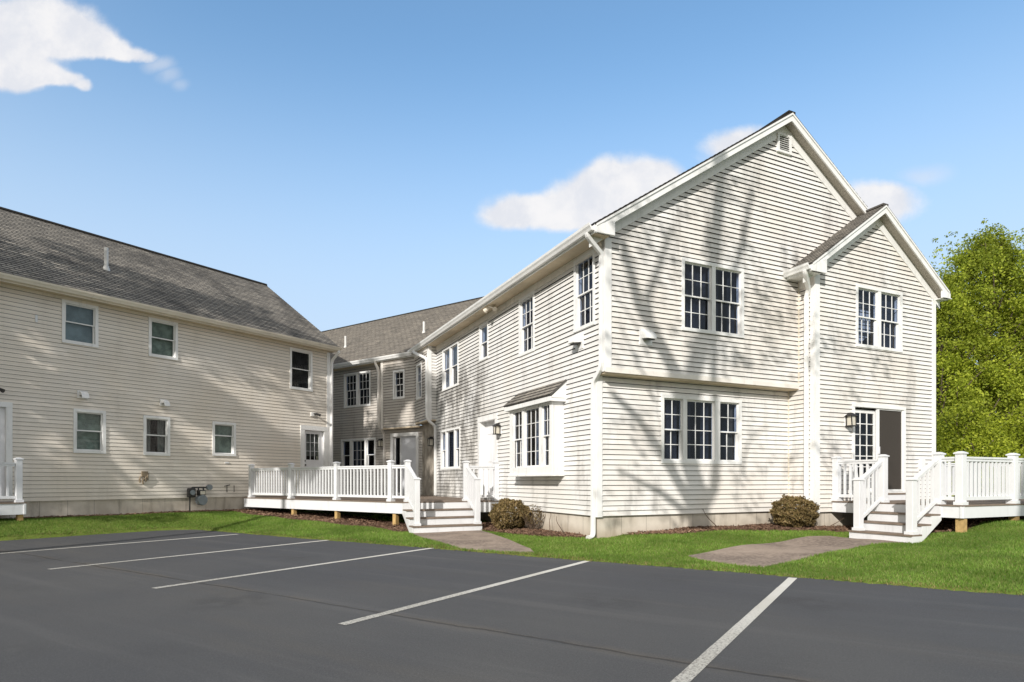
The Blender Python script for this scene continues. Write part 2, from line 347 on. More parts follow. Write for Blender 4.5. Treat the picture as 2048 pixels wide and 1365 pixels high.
# ================================================================ siding
def poly_span(poly, z):
    us = []
    n = len(poly)
    for i in range(n):
        (u0, z0), (u1, z1) = poly[i], poly[(i+1) % n]
        if abs(z1-z0) < 1e-9:
            if abs(z-z0) < 1e-6: us += [u0, u1]
            continue
        t = (z-z0)/(z1-z0)
        if -1e-6 <= t <= 1+1e-6: us.append(u0+(u1-u0)*t)
    return (min(us), max(us)) if us else None
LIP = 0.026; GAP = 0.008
def siding(mb, F, poly, openings=(), z0=0.586, course=COURSE, LIP=LIP, GAP=GAP):
    zmin = min(z for u, z in poly); zmax = max(z for u, z in poly)
    k = math.floor((zmin-z0)/course+1e-6)
    while z0+k*course < zmax-1e-6:
        a, b = z0+k*course, z0+(k+1)*course; k += 1
        lo, hi = max(a, zmin), min(b, zmax)
        cuts = sorted({lo, hi} | ({b-GAP} if lo < b-GAP < hi else set()) | {z for u, z in poly if lo < z < hi} | {z for r in openings for z in (r[2], r[3]) if lo < z < hi})
        for za, zb in zip(cuts[:-1], cuts[1:]):
            if zb-za < 1e-5: continue
            e = 1e-5
            sa, sb = poly_span(poly, za+e), poly_span(poly, zb-e)
            if not sa or not sb: continue
            segs = [[sa[0], sa[1], sb[0], sb[1]]]
            zm = (za+zb)/2
            for (u0, u1, oz0, oz1) in openings:
                if not (oz0 <= zm <= oz1): continue
                ns = []
                for (a0, a1, b0, b1) in segs:
                    if u1 <= min(a0, b0) or u0 >= max(a1, b1): ns.append([a0, a1, b0, b1]); continue
                    if min(a0, b0) < u0: ns.append([a0, u0, b0, u0])
                    if max(a1, b1) > u1: ns.append([u1, a1, u1, b1])
                segs = ns
            da = LIP*(1-(za-a)/course)+0.002; db = LIP*(1-(zb-a)/course)+0.002
            for (a0, a1, b0, b1) in segs:
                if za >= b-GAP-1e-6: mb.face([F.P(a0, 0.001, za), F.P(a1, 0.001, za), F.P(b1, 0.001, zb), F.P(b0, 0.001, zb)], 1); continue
                mb.face([F.P(a0, da, za), F.P(a1, da, za), F.P(b1, db, zb), F.P(b0, db, zb)])
                if abs(za-a) < 1e-6 and a1-a0 > 0.001:
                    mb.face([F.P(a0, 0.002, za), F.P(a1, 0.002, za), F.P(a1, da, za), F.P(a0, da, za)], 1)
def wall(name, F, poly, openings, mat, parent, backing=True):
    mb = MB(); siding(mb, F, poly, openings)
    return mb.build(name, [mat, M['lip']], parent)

# ================================================================ windows and doors
def curtain_mb(F, u0, u1, z0, z1, d, fold=0.09, amp=0.022):
    mb = MB(); n = max(4, int((u1-u0)/fold)*2); r = random.Random(int(u0*100)+int(z0*37))
    prev = None
    for i in range(n+1):
        u = u0+(u1-u0)*i/n; dd = d+amp*(1 if i % 2 else -1)*(0.6+0.6*r.random())
        if prev: mb.face([F.P(prev[0], prev[1], z0), F.P(u, dd, z0), F.P(u, dd, z1), F.P(prev[0], prev[1], z1)])
        prev = (u, dd)
    return mb
def sash_mb(mb, F, u0, u1, z0, z1, d, cols, rows, rail=0.028, bar=0.014):
    mb.box(F, u0, u0+rail, d-0.03, d, z0, z1); mb.box(F, u1-rail, u1, d-0.03, d, z0, z1)
    mb.box(F, u0+rail, u1-rail, d-0.03, d-0.001, z0, z0+rail); mb.box(F, u0+rail, u1-rail, d-0.03, d-0.001, z1-rail, z1)
    ia, ib, ja, jb = u0+rail, u1-rail, z0+rail, z1-rail
    for i in range(1, cols):
        u = ia+(ib-ia)*i/cols; mb.box(F, u-bar/2, u+bar/2, d-0.022, d-0.004, ja, jb)
    for j in range(1, rows):
        z = ja+(jb-ja)*j/rows; mb.box(F, ia, ib, d-0.021, d-0.005, z-bar/2, z+bar/2)
    return (ia, ib, ja, jb, d-0.018)
def window(parent, F, u0, u1, z0, z1, units, casing=0.075, glass='glass', back='room', backs=None, trim='white', meet=0.5, name='window', label=None, depth=0.0, sash_mat='white'):
    """units: list of (ua, ub, style, cols, rows); style dh (double hung) or fx (fixed)"""
    cas = MB(); c = casing
    cas.box(F, u0, u1, depth-0.02, depth+0.036, z1-c, z1); cas.box(F, u0, u1, depth-0.02, depth+0.040, z0, z0+c)
    cas.box(F, u0, u0+c, depth-0.02, depth+0.034, z0+c, z1-c); cas.box(F, u1-c, u1, depth-0.02, depth+0.034, z0+c, z1-c)
    for (a, b) in zip(units[:-1], units[1:]): cas.box(F, a[1], b[0], depth-0.09, depth+0.030, z0+c, z1-c)
    jd = depth-0.12
    cas.box(F, u0+c-0.02, u0+c, jd, depth-0.021, z0+c-0.02, z1-c+0.02); cas.box(F, u1-c, u1-c+0.02, jd, depth-0.021, z0+c-0.02, z1-c+0.02)
    cas.box(F, u0+c, u1-c, jd, depth-0.021, z1-c, z1-c+0.02); cas.box(F, u0+c, u1-c, jd, depth-0.021, z0+c-0.02, z0+c)
    w = cas.build(name, M[trim], parent)
    if label: w['label'] = label
    for i, (ua, ub, st, cols, rows) in enumerate(units):
        za, zb = z0+c, z1-c
        pane = MB()
        if st == 'dh':
            zm = za+(zb-za)*meet
            up = MB(); q1 = sash_mb(up, F, ua, ub, zm-0.02, zb, depth-0.012, cols, rows); up.build('upper_sash', M[sash_mat], w)
            lo = MB(); q2 = sash_mb(lo, F, ua, ub, za, zm+0.018, depth-0.052, cols, rows); lo.build('lower_sash', M[sash_mat], w)
            qs = [q1, q2]
        else:
            fx = MB(); qs = [sash_mb(fx, F, ua, ub, za, zb, depth-0.015, cols, rows, 0.035)]; fx.build('sash', M[sash_mat], w)
        for (a, b, e, f, d) in qs: pane.face([F.P(a, d, e), F.P(b, d, e), F.P(b, d, f), F.P(a, d, f)])
        pane.build('pane', M[glass], w)
        bk = (backs[i] if backs else back)
        if bk.startswith('curtain'):
            # two drawn-back curtains, or a full one
            if bk.endswith('_part'):
                m = M[bk[:-5]]; wdt = (ub-ua)*0.33
                cm = curtain_mb(F, ua, ua+wdt, za, zb, depth-0.14); 
                for vv in (curtain_mb(F, ub-wdt, ub, za, zb, depth-0.14),):
                    o = len(cm.v); cm.v += vv.v; cm.f += [tuple(x+o for x in f) for f in vv.f]; cm.mi += vv.mi; cm.uv += vv.uv
                cm.build('curtain', m, w)
            else: curtain_mb(F, ua, ub, za, zb, depth-0.14).build('curtain', M[bk], w)
        elif bk.startswith('blind'):
            sm = MB(); sm.box(F, ua, ub, depth-0.135, depth-0.13, za, zb); sm.build('shade', M[bk], w)
    rm = MB(); a, b, e, f = u0+c-0.02, u1-c+0.02, z0+c-0.02, z1-c+0.02; D = depth-0.75
    rm.face([F.P(a, D, e), F.P(b, D, e), F.P(b, D, f), F.P(a, D, f)])
    for q in ([(a, e), (b, e)], [(a, f), (b, f)], [(a, e), (a, f)], [(b, e), (b, f)]):
        rm.face([F.P(q[0][0], depth-0.125, q[0][1]), F.P(q[1][0], depth-0.125, q[1][1]), F.P(q[1][0], D, q[1][1]), F.P(q[0][0], D, q[0][1])])
    rm.build('dark_room', M['room'], w)
    return w
def opening(w): return (w[0]+0.03, w[1]-0.03, w[2]+0.03, w[3]-0.03)

def corner_board(mb, F, u0, u1, z0, z1): mb.box(F, u0, u1, -0.005, 0.030, z0, z1)
def downspout(parent, path, name='downspout', mat='white', rect=(0.075, 0.085)):
    P_ = [Vector(p) for p in path]; q = [P_[0]]
    for a, b, c in zip(P_[:-2], P_[1:-1], P_[2:]):              # round every bend
        r_ = min(0.09, (b-a).length*0.45, (c-b).length*0.45); s0 = b+(a-b).normalized()*r_; s1 = b+(c-b).normalized()*r_
        q += [s0, s0*0.25+b*0.5+s1*0.25, s1]
    path = q+[P_[-1]]
    mb = MB(); mb.tube(path, 1, 4, rect=rect); o = mb.build(name, M[mat], parent); bevel(o, 0.012, 2); return o
GUT = [(0, 0), (0.075, -0.005), (0.095, 0.04), (0.12, 0.075), (0.13, 0.12), (0.115, 0.12), (0.10, 0.085), (0.01, 0.03), (0.0, 0.125)]
def gutter(parent, F, u0, u1, z, d=0.0, mat='white'):
    mb = MB(); mb.extrude(F, [(d+a, z+b) for a, b in GUT], u0, u1); return mb.build('gutter', M[mat], parent)

def roof_slope(mb, e0, e1, up, length, row=0.14, mi=0, s_shift=(0, 0), thick=0.03, lip=0.014):
    """shingled slope: eave from e0 to e1, up = unit vector up the slope; s_shift moves the ends per metre up-slope (hips, valleys)"""
    e0, e1, up = Vector(e0), Vector(e1), Vector(up).normalized(); al = (e1-e0).normalized(); L = (e1-e0).length
    nrm = al.cross(up)
    if nrm.z < 0: nrm = -nrm
    n = int(math.ceil(length/row))
    for i in range(n):
        t0, t1 = i*row, min((i+1)*row, length)
        def p(s, t, h): return tuple(e0+al*s+up*t+nrm*h)
        a0, a1 = s_shift[0]*t0, L+s_shift[1]*t0; b0, b1 = s_shift[0]*t1, L+s_shift[1]*t1
        mb.face([p(a0, t0, lip), p(a1, t0, lip), p(b1, t1, 0), p(b0, t1, 0)], mi, [(a0, t0), (a1, t0), (b1, t1), (b0, t1)])
        mb.face([p(a0, t0, 0 if i else -thick), p(a1, t0, 0 if i else -thick), p(a1, t0, lip), p(a0, t0, lip)], mi, [(a0, t0), (a1, t0), (a1, t0+.004), (a0, t0+.004)])
    def p2(s, t, h): return tuple(e0+al*s+up*t+nrm*h)
    q = [(0, 0), (L, 0), (L+s_shift[1]*length, length), (s_shift[0]*length, length)]
    mb.face([p2(s, t, -thick) for s, t in q][::-1], mi, [(0.01, 0.01)]*4)
    for k in (1, 3):
        (s0, t0), (s1, t1) = q[k], q[(k+1) % 4]
        mb.face([p2(s0, t0, -thick), p2(s1, t1, -thick), p2(s1, t1, 0.001), p2(s0, t0, lip)], mi, [(0.01, 0.01)]*4)

def vent_hood(parent, F, u, z, w=0.22, h=0.22, mat='white'):
    mb = MB(); mb.box(F, u-w/2, u+w/2, 0.0, 0.035, z-h/2, z+h/2)
    n = 8; 
    prof = [(0.035, z+h*0.38)] + [(0.035+0.20*math.sin(math.pi/2*i/n), z+h*0.38-0.20*(1-math.cos(math.pi/2*i/n))*0.9) for i in range(1, n+1)] + [(0.21, z-h*0.18), (0.035, z-h*0.1)]
    mb.extrude(F, prof, u-w*0.36, u+w*0.36); o = mb.build('vent_hood', M[mat], parent)
    d = MB(); d.extrude(F, [(0.05, z-h*0.12), (0.20, z-h*0.20), (0.195, z-h*0.26), (0.05, z-h*0.18)], u-w*0.30, u+w*0.30); d.build('flap', M['dark_metal'], o); bevel(o, 0.008); return o
def wall_lantern(parent, F, u, z, s=1.0, plate='white'):
    mb = MB(); mb.box(F, u-0.09*s, u+0.09*s, 0.0, 0.04, z-0.13*s, z+0.17*s); o = mb.build('wall_lamp', M[plate], parent)
    b = MB(); a = 0.075*s; t = 0.10*s; d0 = 0.055; d1 = d0+0.16*s
    for (uu, dd) in ((-1, 0), (1, 0), (-1, 1), (1, 1)):
        x = u+uu*a; y = d0 if dd == 0 else d1
        b.hexa([F.P(x-0.008, y-0.008, z-0.13*s), F.P(x+0.008, y-0.008, z-0.13*s), F.P(x+0.008, y+0.008, z-0.13*s), F.P(x-0.008, y+0.008, z-0.13*s),
                F.P(u+uu*t-0.008, y-0.008, z+0.12*s), F.P(u+uu*t+0.008, y-0.008, z+0.12*s), F.P(u+uu*t+0.008, y+0.008, z+0.12*s), F.P(u+uu*t-0.008, y+0.008, z+0.12*s)])
    b.box(F, u-a-.015, u+a+.015, d0-.02, d1+.02, z-0.15*s, z-0.125*s)
    b.hexa([F.P(u-t-.03, d0-.03, z+0.12*s), F.P(u+t+.03, d0-.03, z+0.12*s), F.P(u+t+.03, d1+.03, z+0.12*s), F.P(u-t-.03, d1+.03, z+0.12*s),
            F.P(u-.03, d0+.05, z+0.21*s), F.P(u+.03, d0+.05, z+0.21*s), F.P(u+.03, d1-.05, z+0.21*s), F.P(u-.03, d1-.05, z+0.21*s)])
    b.box(F, u-0.012, u+0.012, 0.03, d0+0.08*s, z+0.19*s, z+0.215*s)
    b.build('lantern_frame', M['dark_metal'], o)
    g = MB(); g.box(F, u-a+.004, u+a-.004, d0+.01, d1-.01, z-0.12*s, z+0.115*s); g.build('lamp_glass', M['lamp_glass'], o); return o

# ================================================================ RIGHT HOUSE (the big gable)
R0 = (1.6754, 12.1)
RH = empty('gable_house', (R0[0], R0[1], 0), rad(25))
tag(RH, 'large cream clapboard house with front gable, small second gable and jettied upper floor', 'house')
def rw(x, y, z=0.0):       # house space -> world
    c, s = math.cos(rad(25)), math.sin(rad(25)); return Vector((R0[0]+c*x-s*y, R0[1]+s*x+c*y, z))
W_ALL = 9.483; RX = 4.72; SL = 0.655; EAV_X = -0.42; EAV_Z = 6.05
def roof_z(x): return EAV_Z+SL*(x-EAV_X) if x <= RX else EAV_Z+SL*(2*RX-x-EAV_X)
F_RL = Fr((0, 0), (1, 0), (0, -1)); F_RU = Fr((0, -0.28), (1, 0), (0, -1)); F_J = Fr((5.219, -0.708), (1, 0), (0, -1))
F_JS = Fr((5.219, 0), (0, -1), (-1, 0)); F_S = Fr((0, 0), (0, 1), (-1, 0)); F_SO = Fr((-0.29, 0), (0, 1), (-1, 0)); F_SF = Fr((-0.29, 10.1), (1, 0), (0, -1))
F_E = Fr((W_ALL, -0.708), (0, 1), (1, 0))
SB = 0.586; OV = 3.40
# --- lower front
wl = (1.534, 3.744, 1.64, 3.065)
wall('wall', F_RL, [(0, SB), (5.219, SB), (5.219, OV), (0, OV)], [opening(wl)], M['siding'], RH)
window(RH, F_RL, *wl, [(1.60, 2.10, 'dh', 2, 2), (2.21, 2.98, 'fx', 3, 4), (3.12, 3.67, 'dh', 2, 2)], backs=['curtain_dark', 'curtain_dark_part', 'curtain_tan_part'], casing=0.07)
# --- upper front with gable
wu = (1.832, 3.526, 4.352, 5.845)
gz = lambda x: roof_z(x)-0.10
wall('wall', F_RU, [(0, OV+0.005), (5.219, OV+0.005), (W_ALL, gz(W_ALL)-0.3), (W_ALL, gz(W_ALL)), (RX, gz(RX)), (0, gz(0))], [opening(wu)], M['siding'], RH)
window(RH, F_RU, *wu, [(1.90, 2.63, 'dh', 3, 2), (2.73, 3.46, 'dh', 3, 2)], casing=0.07, backs=['curtain_dark', 'curtain_dark_part'])
# --- jutting bay with its own gable
JW = 4.264; JR = 2.035; JE0, JE1, JEZ, JS = -0.43, 4.50, 5.96, 0.70
def jroof(u): return JEZ+JS*(u-JE0) if u <= JR else JEZ+JS*(JE1-u)
wj = (1.32, 2.982, 4.37, 5.813); sd = (1.198, 3.106, 0.985, 3.06)
wall('wall', F_J, [(0, SB), (JW, SB), (JW, jroof(JW)-0.1), (JR, jroof(JR)-0.1), (0, jroof(0)-0.1)], [opening(wj), opening(sd)], M['siding'], RH)
window(RH, F_J, *wj, [(1.39, 2.10, 'dh', 3, 2), (2.20, 2.912, 'dh', 3, 2)], casing=0.07, backs=['room', 'curtain_dark'])
wall('wall', F_JS, [(0, SB), (0.708, SB), (0.708, 6.0), (0, 6.0)], [], M['siding'], RH)
wall('wall', F_E, [(0, SB), (17, SB), (17, 6.0), (0, 6.0)], [], M['siding'], RH)
# --- long side wall
wins_s = {'a': (0.06, 0.86, 4.36, 5.855), 'b': (2.67, 3.51, 4.335, 5.755), 'c': (5.47, 6.13, 4.67, 5.69), 'd': (7.87, 9.42, 4.255, 5.64), 'e': (7.71, 9.59, 1.64, 2.957)}
door_s = (4.85, 6.22, 0.80, 3.085)
wall('wall', F_S, [(0, SB), (11.8, SB), (11.8, OV), (0, OV)], [opening(wins_s['e']), opening(door_s), (1.36, 3.36, 1.46, 2.94)], M['siding_side'], RH)
wall('wall', F_S, [(-0.28, OV), (10.1, OV), (10.1, 5.98), (-0.28, 5.98)], [opening(wins_s[k]) for k in 'abcd'], M['siding_side'], RH)
window(RH, F_S, *wins_s['a'], [(0.13, 0.79, 'dh', 3, 2)], casing=0.07, back='curtain_dark')
window(RH, F_S, *wins_s['b'], [(2.74, 3.44, 'dh', 3, 2)], casing=0.07, back='curtain_dark')
window(RH, F_S, *wins_s['c'], [(5.53, 6.07, 'dh', 1, 1)], casing=0.06, back='curtain_dark')
window(RH, F_S, *wins_s['d'], [(7.94, 8.60, 'dh', 1, 1), (8.69, 9.35, 'dh', 1, 1)], casing=0.07, backs=['curtain_tan_part', 'curtain_pale_part'])
window(RH, F_S, *wins_s['e'], [(7.77, 8.20, 'dh', 1, 1), (8.27, 9.03, 'fx', 1, 1), (9.10, 9.53, 'dh', 1, 1)], casing=0.06, backs=['room', 'curtain_dark', 'room'])
# far jetty of the long side
wso = (10.84, 11.50, 4.20, 5.46)
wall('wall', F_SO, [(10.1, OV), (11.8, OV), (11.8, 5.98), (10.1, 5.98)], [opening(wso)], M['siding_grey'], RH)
window(RH, F_SO, *wso, [(10.90, 11.44, 'dh', 1, 2)], casing=0.06)
wall('wall', F_SF, [(0, OV), (0.29, OV), (0.29, 5.98), (0, 5.98)], [], M['siding'], RH)
mb = MB(); mb.box(XY, -0.29, 0, 10.1, 11.8, OV-0.06, OV-0.001); mb.build('jetty_soffit', M['soffit'], RH)
# weathered board panel beside the inner corner
mb = MB()
for i in range(6): mb.box(F_S, 10.28+i*0.235, 10.28+i*0.235+0.228, 0.0, 0.035+0.006*(i % 2), 0.72, OV-0.08)
mb.build('board_panel', M['plank_wood'], RH)
# --- jetty underside and band
mb = MB(); mb.box(XY, 0.0, 5.219, -0.28, 0.0, OV-0.055, OV-0.001); mb.build('jetty_soffit', M['soffit'], RH)
mb = MB(); mb.box(F_RU, -0.02, 5.219, 0.0, 0.032, OV-0.035, OV+0.055); mb.build('jetty_band', M['frieze'], RH)
# --- corner boards
def corner_pair(parent, A, B, mat='white'):
    mb = MB()
    for (F, a, b, z0, z1) in (A, B): mb.box(F, a, b, -0.005, 0.0305 if F is A[0] else 0.030, z0, z1)
    return mb.build('corner_board', M[mat], parent)
corner_pair(RH, (F_RL, -0.030, 0.095, SB-0.02, OV-0.06), (F_S, 0.0, 0.095, SB-0.02, OV-0.06))
corner_pair(RH, (F_RU, -0.030, 0.12, OV-0.02, 5.93), (F_S, -0.28, -0.19, OV-0.02, 5.93))
corner_pair(RH, (F_J, -0.030, 0.12, SB-0.02, 5.93), (F_JS, 0.61, 0.708, SB-0.02, 5.93))
corner_pair(RH, (F_SF, -0.03, 0.10, OV-0.05, 5.95), (F_SO, 10.10, 10.19, OV-0.05, 5.95))
mb = MB(); mb.box(F_J, JW-0.11, JW+0.03, -0.005, 0.031, SB-0.02, 6.0); mb.build('corner_board', M['white'], RH)
mb = MB(); mb.box(Fr((5.219, 0), (1, 0), (0, -1)), -0.035, 0.0, 0.0, 0.035, SB, OV-0.06); mb.box(Fr((5.219, -0.28), (1, 0), (0, -1)), -0.035, 0, 0.0, 0.035, OV+0.06, 5.95)
mb.build('inside_corner_trim', M['trim_tan'], RH)
# --- foundation
mb = MB(); r = 0.03
mb.prism(Fr((0, 0), (1, 0), (0, 1)), [(0, -0.3)], 0, 0) if False else None
def found(mb, F, u0, u1): mb.box(F, u0, u1, -0.25, -r, -0.4, SB-0.001)
found(mb, F_RL, r, 5.219); found(mb, F_JS, 0.0, 0.708-r); found(mb, F_J, r+0.001, JW-r); found(mb, F_E, 0.03, 17)
mb.build('foundation', M['concrete'], RH)
mb = MB(); found(mb, F_S, 0.26, 11.8); mb.build('foundation', M['concrete'], RH)
# --- roof
def main_roof():
    mb = MB(); yb = 18.0; yf = -0.535; up = Vector((1, 0, SL)); Ls = math.sqrt(1+SL*SL)*(RX-EAV_X)
    roof_slope(mb, (EAV_X, yf, EAV_Z), (EAV_X, yb, EAV_Z), up, Ls)
    up2 = Vector((-1, 0, SL))
    x1 = 2*RX-EAV_X
    # right slope: the overhang stops where the small gable roof meets it
    roof_slope(mb, (x1, -0.26, EAV_Z), (x1, yb, EAV_Z), up2, Ls)
    xs = 7.22; t = (RX*2-EAV_X-xs)
    roof_slope(mb, (xs, yf, roof_z(xs)), (xs, -0.26, roof_z(xs)), up2, math.sqrt(1+SL*SL)*(xs-RX))
    mb.box(XY, RX-0.10, RX+0.10, yf, yb, roof_z(RX)-0.03, roof_z(RX)+0.012, 0)
    return mb.build('roof', M['shingle_dark'], RH)
main_roof()
def rake(parent, Fwall, pts, over, drop, name='rake_board', soffit='soffit_vent', frieze=True, h=0.20):
    """white fascia along a gable slope: pts (u,z of roof underside line)"""
    F = Fwall
    fb = MB(); sf = MB(); fz = MB()
    for (u0, z0), (u1, z1) in zip(pts[:-1], pts[1:]):
        fb.prism(F, [(u0, z0-h), (u1, z1-h), (u1, z1-0.035), (u0, z0-0.035)], over-0.03, over)
        fb.prism(F, [(u0, z0-0.072), (u1, z1-0.072), (u1, z1-0.028), (u0, z0-0.028)], over+0.001, over+0.022)
        sf.prism(F, [(u0, z0-h+0.03), (u1, z1-h+0.03), (u1, z1-h+0.05), (u0, z0-h+0.05)], 0.0, over-0.031)
        fz.prism(F, [(u0, z0-h-0.19), (u1, z1-h-0.19), (u1, z1-h+0.029), (u0, z0-h+0.029)], 0.0, 0.033)
    b = fb.build(name, M['white'], parent); sf.build('rake_soffit', M[soffit], parent)
    if frieze: fz.build('rake_frieze', M['white'], parent)
    return b
OVR = 0.25
rake(RH, F_RU, [(EAV_X+0.05, roof_z(EAV_X+0.05)), (RX, roof_z(RX))], OVR, 0)
rake(RH, F_RU, [(RX, roof_z(RX)), (7.20, roof_z(7.20))], OVR, 0)
def chop(parent, F, u0, u1, zlow, ztop0, ztop1, over):
    mb = MB(); mb.prism(F, [(u0, zlow), (u1, zlow), (u1, ztop1), (u0, ztop0)], over-0.05, over+0.012); return mb.build('eave_return', M['white'], parent)
chop(RH, F_RU, EAV_X+0.01, 0.04, 5.90, EAV_Z-0.04, roof_z(0.04)-0.16, OVR)
# eave: soffit, frieze, gutter on the long side
mb = MB(); mb.box(F_S, -0.50, 10.1, 0.031, 0.40, 5.90, 5.915); mb.box(F_S, 10.1, 12.4, 0.321, 0.40, 5.90, 5.915); mb.build('eave_soffit', M['soffit'], RH)
mb = MB(); mb.box(F_S, -0.28, 10.1, 0.0, 0.030, 5.75, 5.90); mb.box(F_SO, 10.1, 11.8, 0.0, 0.030, 5.75, 5.90); mb.build('eave_frieze', M['frieze'], RH)
mb = MB(); mb.box(F_S, -0.53, 12.4, 0.38, 0.405, 5.89, 6.04); mb.build('fascia', M['white'], RH)
gutter(RH, F_S, -0.54, 11.9, 5.925, 0.406)
# front-left downspout with its jog under the jetty
downspout(RH, [rwv for rwv in [(-0.46, -0.36, 5.93), (-0.45, -0.36, 5.86), (-0.07, -0.26, 5.62), (-0.07, -0.24, 5.5), (-0.07, -0.24, 3.55), (-0.07, -0.20, 3.42), (-0.07, 0.03, 3.22), (-0.07, 0.05, 3.1), (-0.07, 0.05, 0.28), (-0.10, 0.02, 0.20), (-0.22, -0.02, 0.17)]])
mb = MB(); mb.tube([(-0.20, -0.02, 0.165), (-0.24, -0.03, 0.16)], 0.06, 10); mb.build('drain_collar', M['pipe'], RH)
# far downspout
downspout(RH, [(-0.50, 11.2, 5.93), (-0.50, 11.15, 5.85), (-0.42, 10.3, 5.55), (-0.36, 10.10, 5.45), (-0.36, 10.06, 3.45), (-0.30, 10.04, 3.32), (-0.08, 10.02, 3.15), (-0.07, 10.02, 3.0), (-0.07, 10.02, 0.78)])
# small gable roof, rakes, returns
mb = MB(); k = math.sqrt(1+JS*JS)
x0, yfj = 5.219, -0.708-0.255
roof_slope(mb, (x0+JE0, yfj, JEZ), (x0+JE0, -0.27, JEZ), (1, 0, JS), k*(JR-JE0)); roof_slope(mb, (x0+JE1, yfj, JEZ), (x0+JE1, -0.27, JEZ), (-1, 0, JS), k*(JE1-JR))
mb.box(XY, x0+JR-0.09, x0+JR+0.09, yfj, -0.27, jroof(JR)-0.028, jroof(JR)+0.012)
mb.build('roof', M['shingle'], RH)
rake(RH, F_J, [(JE0+0.05, jroof(JE0+0.05)), (JR, jroof(JR))], OVR, 0); rake(RH, F_J, [(JR, jroof(JR)), (JE1-0.05, jroof(JE1-0.05))], OVR, 0)
chop(RH, F_J, JE0+0.01, 0.05, 5.80, JEZ-0.04, jroof(0.05)-0.16, OVR)
mb = MB(); mb.prism(F_J, [(JW-0.06, 5.80), (JE1-0.01, 5.80), (JE1-0.01, JEZ-0.04), (JW-0.06, jroof(JW-0.06)-0.16)], OVR-0.05, OVR+0.012); mb.build('eave_return', M['white'], RH)
mb = MB(); mb.box(F_JS, 0.281, 0.95, 0.031, 0.40, 5.80, 5.815); mb.box(F_JS, 0.281, 0.95, 0.38, 0.405, 5.79, 5.955); mb.build('eave_soffit', M['white'], RH)
mb = MB(); mb.box(F_E, -0.25, 0.6, 0.0, 0.30, 5.80, 5.815); mb.build('eave_soffit', M['white'], RH)
mb = MB(); mb.box(F_JS, 0.281, 0.70, 0.0, 0.03, 5.62, 5.80); mb.build('eave_frieze', M['frieze'], RH)
gutter(RH, F_JS, 0.285, 0.96, 5.835, 0.406)
downspout(RH, [(5.219-0.46, -0.83, 5.85), (5.219-0.44, -0.82, 5.78), (5.219-0.09, -0.62, 5.52), (5.219-0.075, -0.55, 5.4), (5.219-0.075, -0.545, 0.62)])
# attic louver
mb = MB(); mb.box(F_RU, 4.50, 4.93, 0.0, 0.03, 8.60, 9.02); lv = mb.build('attic_louver', M['white'], RH)
mb = MB()
for i in range(7):
    z = 8.66+i*0.047; mb.prism(Fr((0, -0.28), (1, 0), (0, -1)), [(4.57, z), (4.86, z), (4.86, z+0.020), (4.57, z+0.020)], 0.0305, 0.034, 1)
    mb.extrude(F_RU, [(0.031, z+0.040), (0.055, z+0.018), (0.055, z+0.024), (0.031, z+0.046)], 4.56, 4.87, 0)
for (a, b, c, d) in ((4.50, 4.56, 8.60, 9.02), (4.87, 4.93, 8.60, 9.02), (4.56, 4.87, 8.60, 8.65), (4.56, 4.87, 8.985, 9.02)): mb.box(F_RU, a, b, 0.03, 0.06, c, d)
mb.build('louver_slats', [M['white'], M['dark_metal']], lv)
# wall bits
vent_hood(RH, F_RU, 0.93, 4.115, 0.31, 0.31); vent_hood(RH, F_S, 0.64, 4.14, 0.31, 0.34)
wall_lantern(RH, F_J, 1.02, 2.64, 0.86); wall_lantern(RH, F_S, 4.66, 2.62, 0.82)
mb = MB(); mb.box(F_J, 3.62, 3.78, 0.0, 0.09, 1.55, 1.80); bevel(mb.build('outlet_box', M['white'], RH), 0.01)
mb = MB(); mb.box(F_S, 4.70, 4.82, 0.13, 0.33, 5.86, 5.90); mb.tube([F_S.P(4.72, 0.16, 5.86), F_S.P(4.60, 0.2, 5.78)], [0.03, 0.065], 10); mb.tube([F_S.P(4.80, 0.30, 5.86), F_S.P(4.90, 0.36, 5.78)], [0.03, 0.065], 10)
mb.build('flood_lamp', M['trim_tan'], RH)
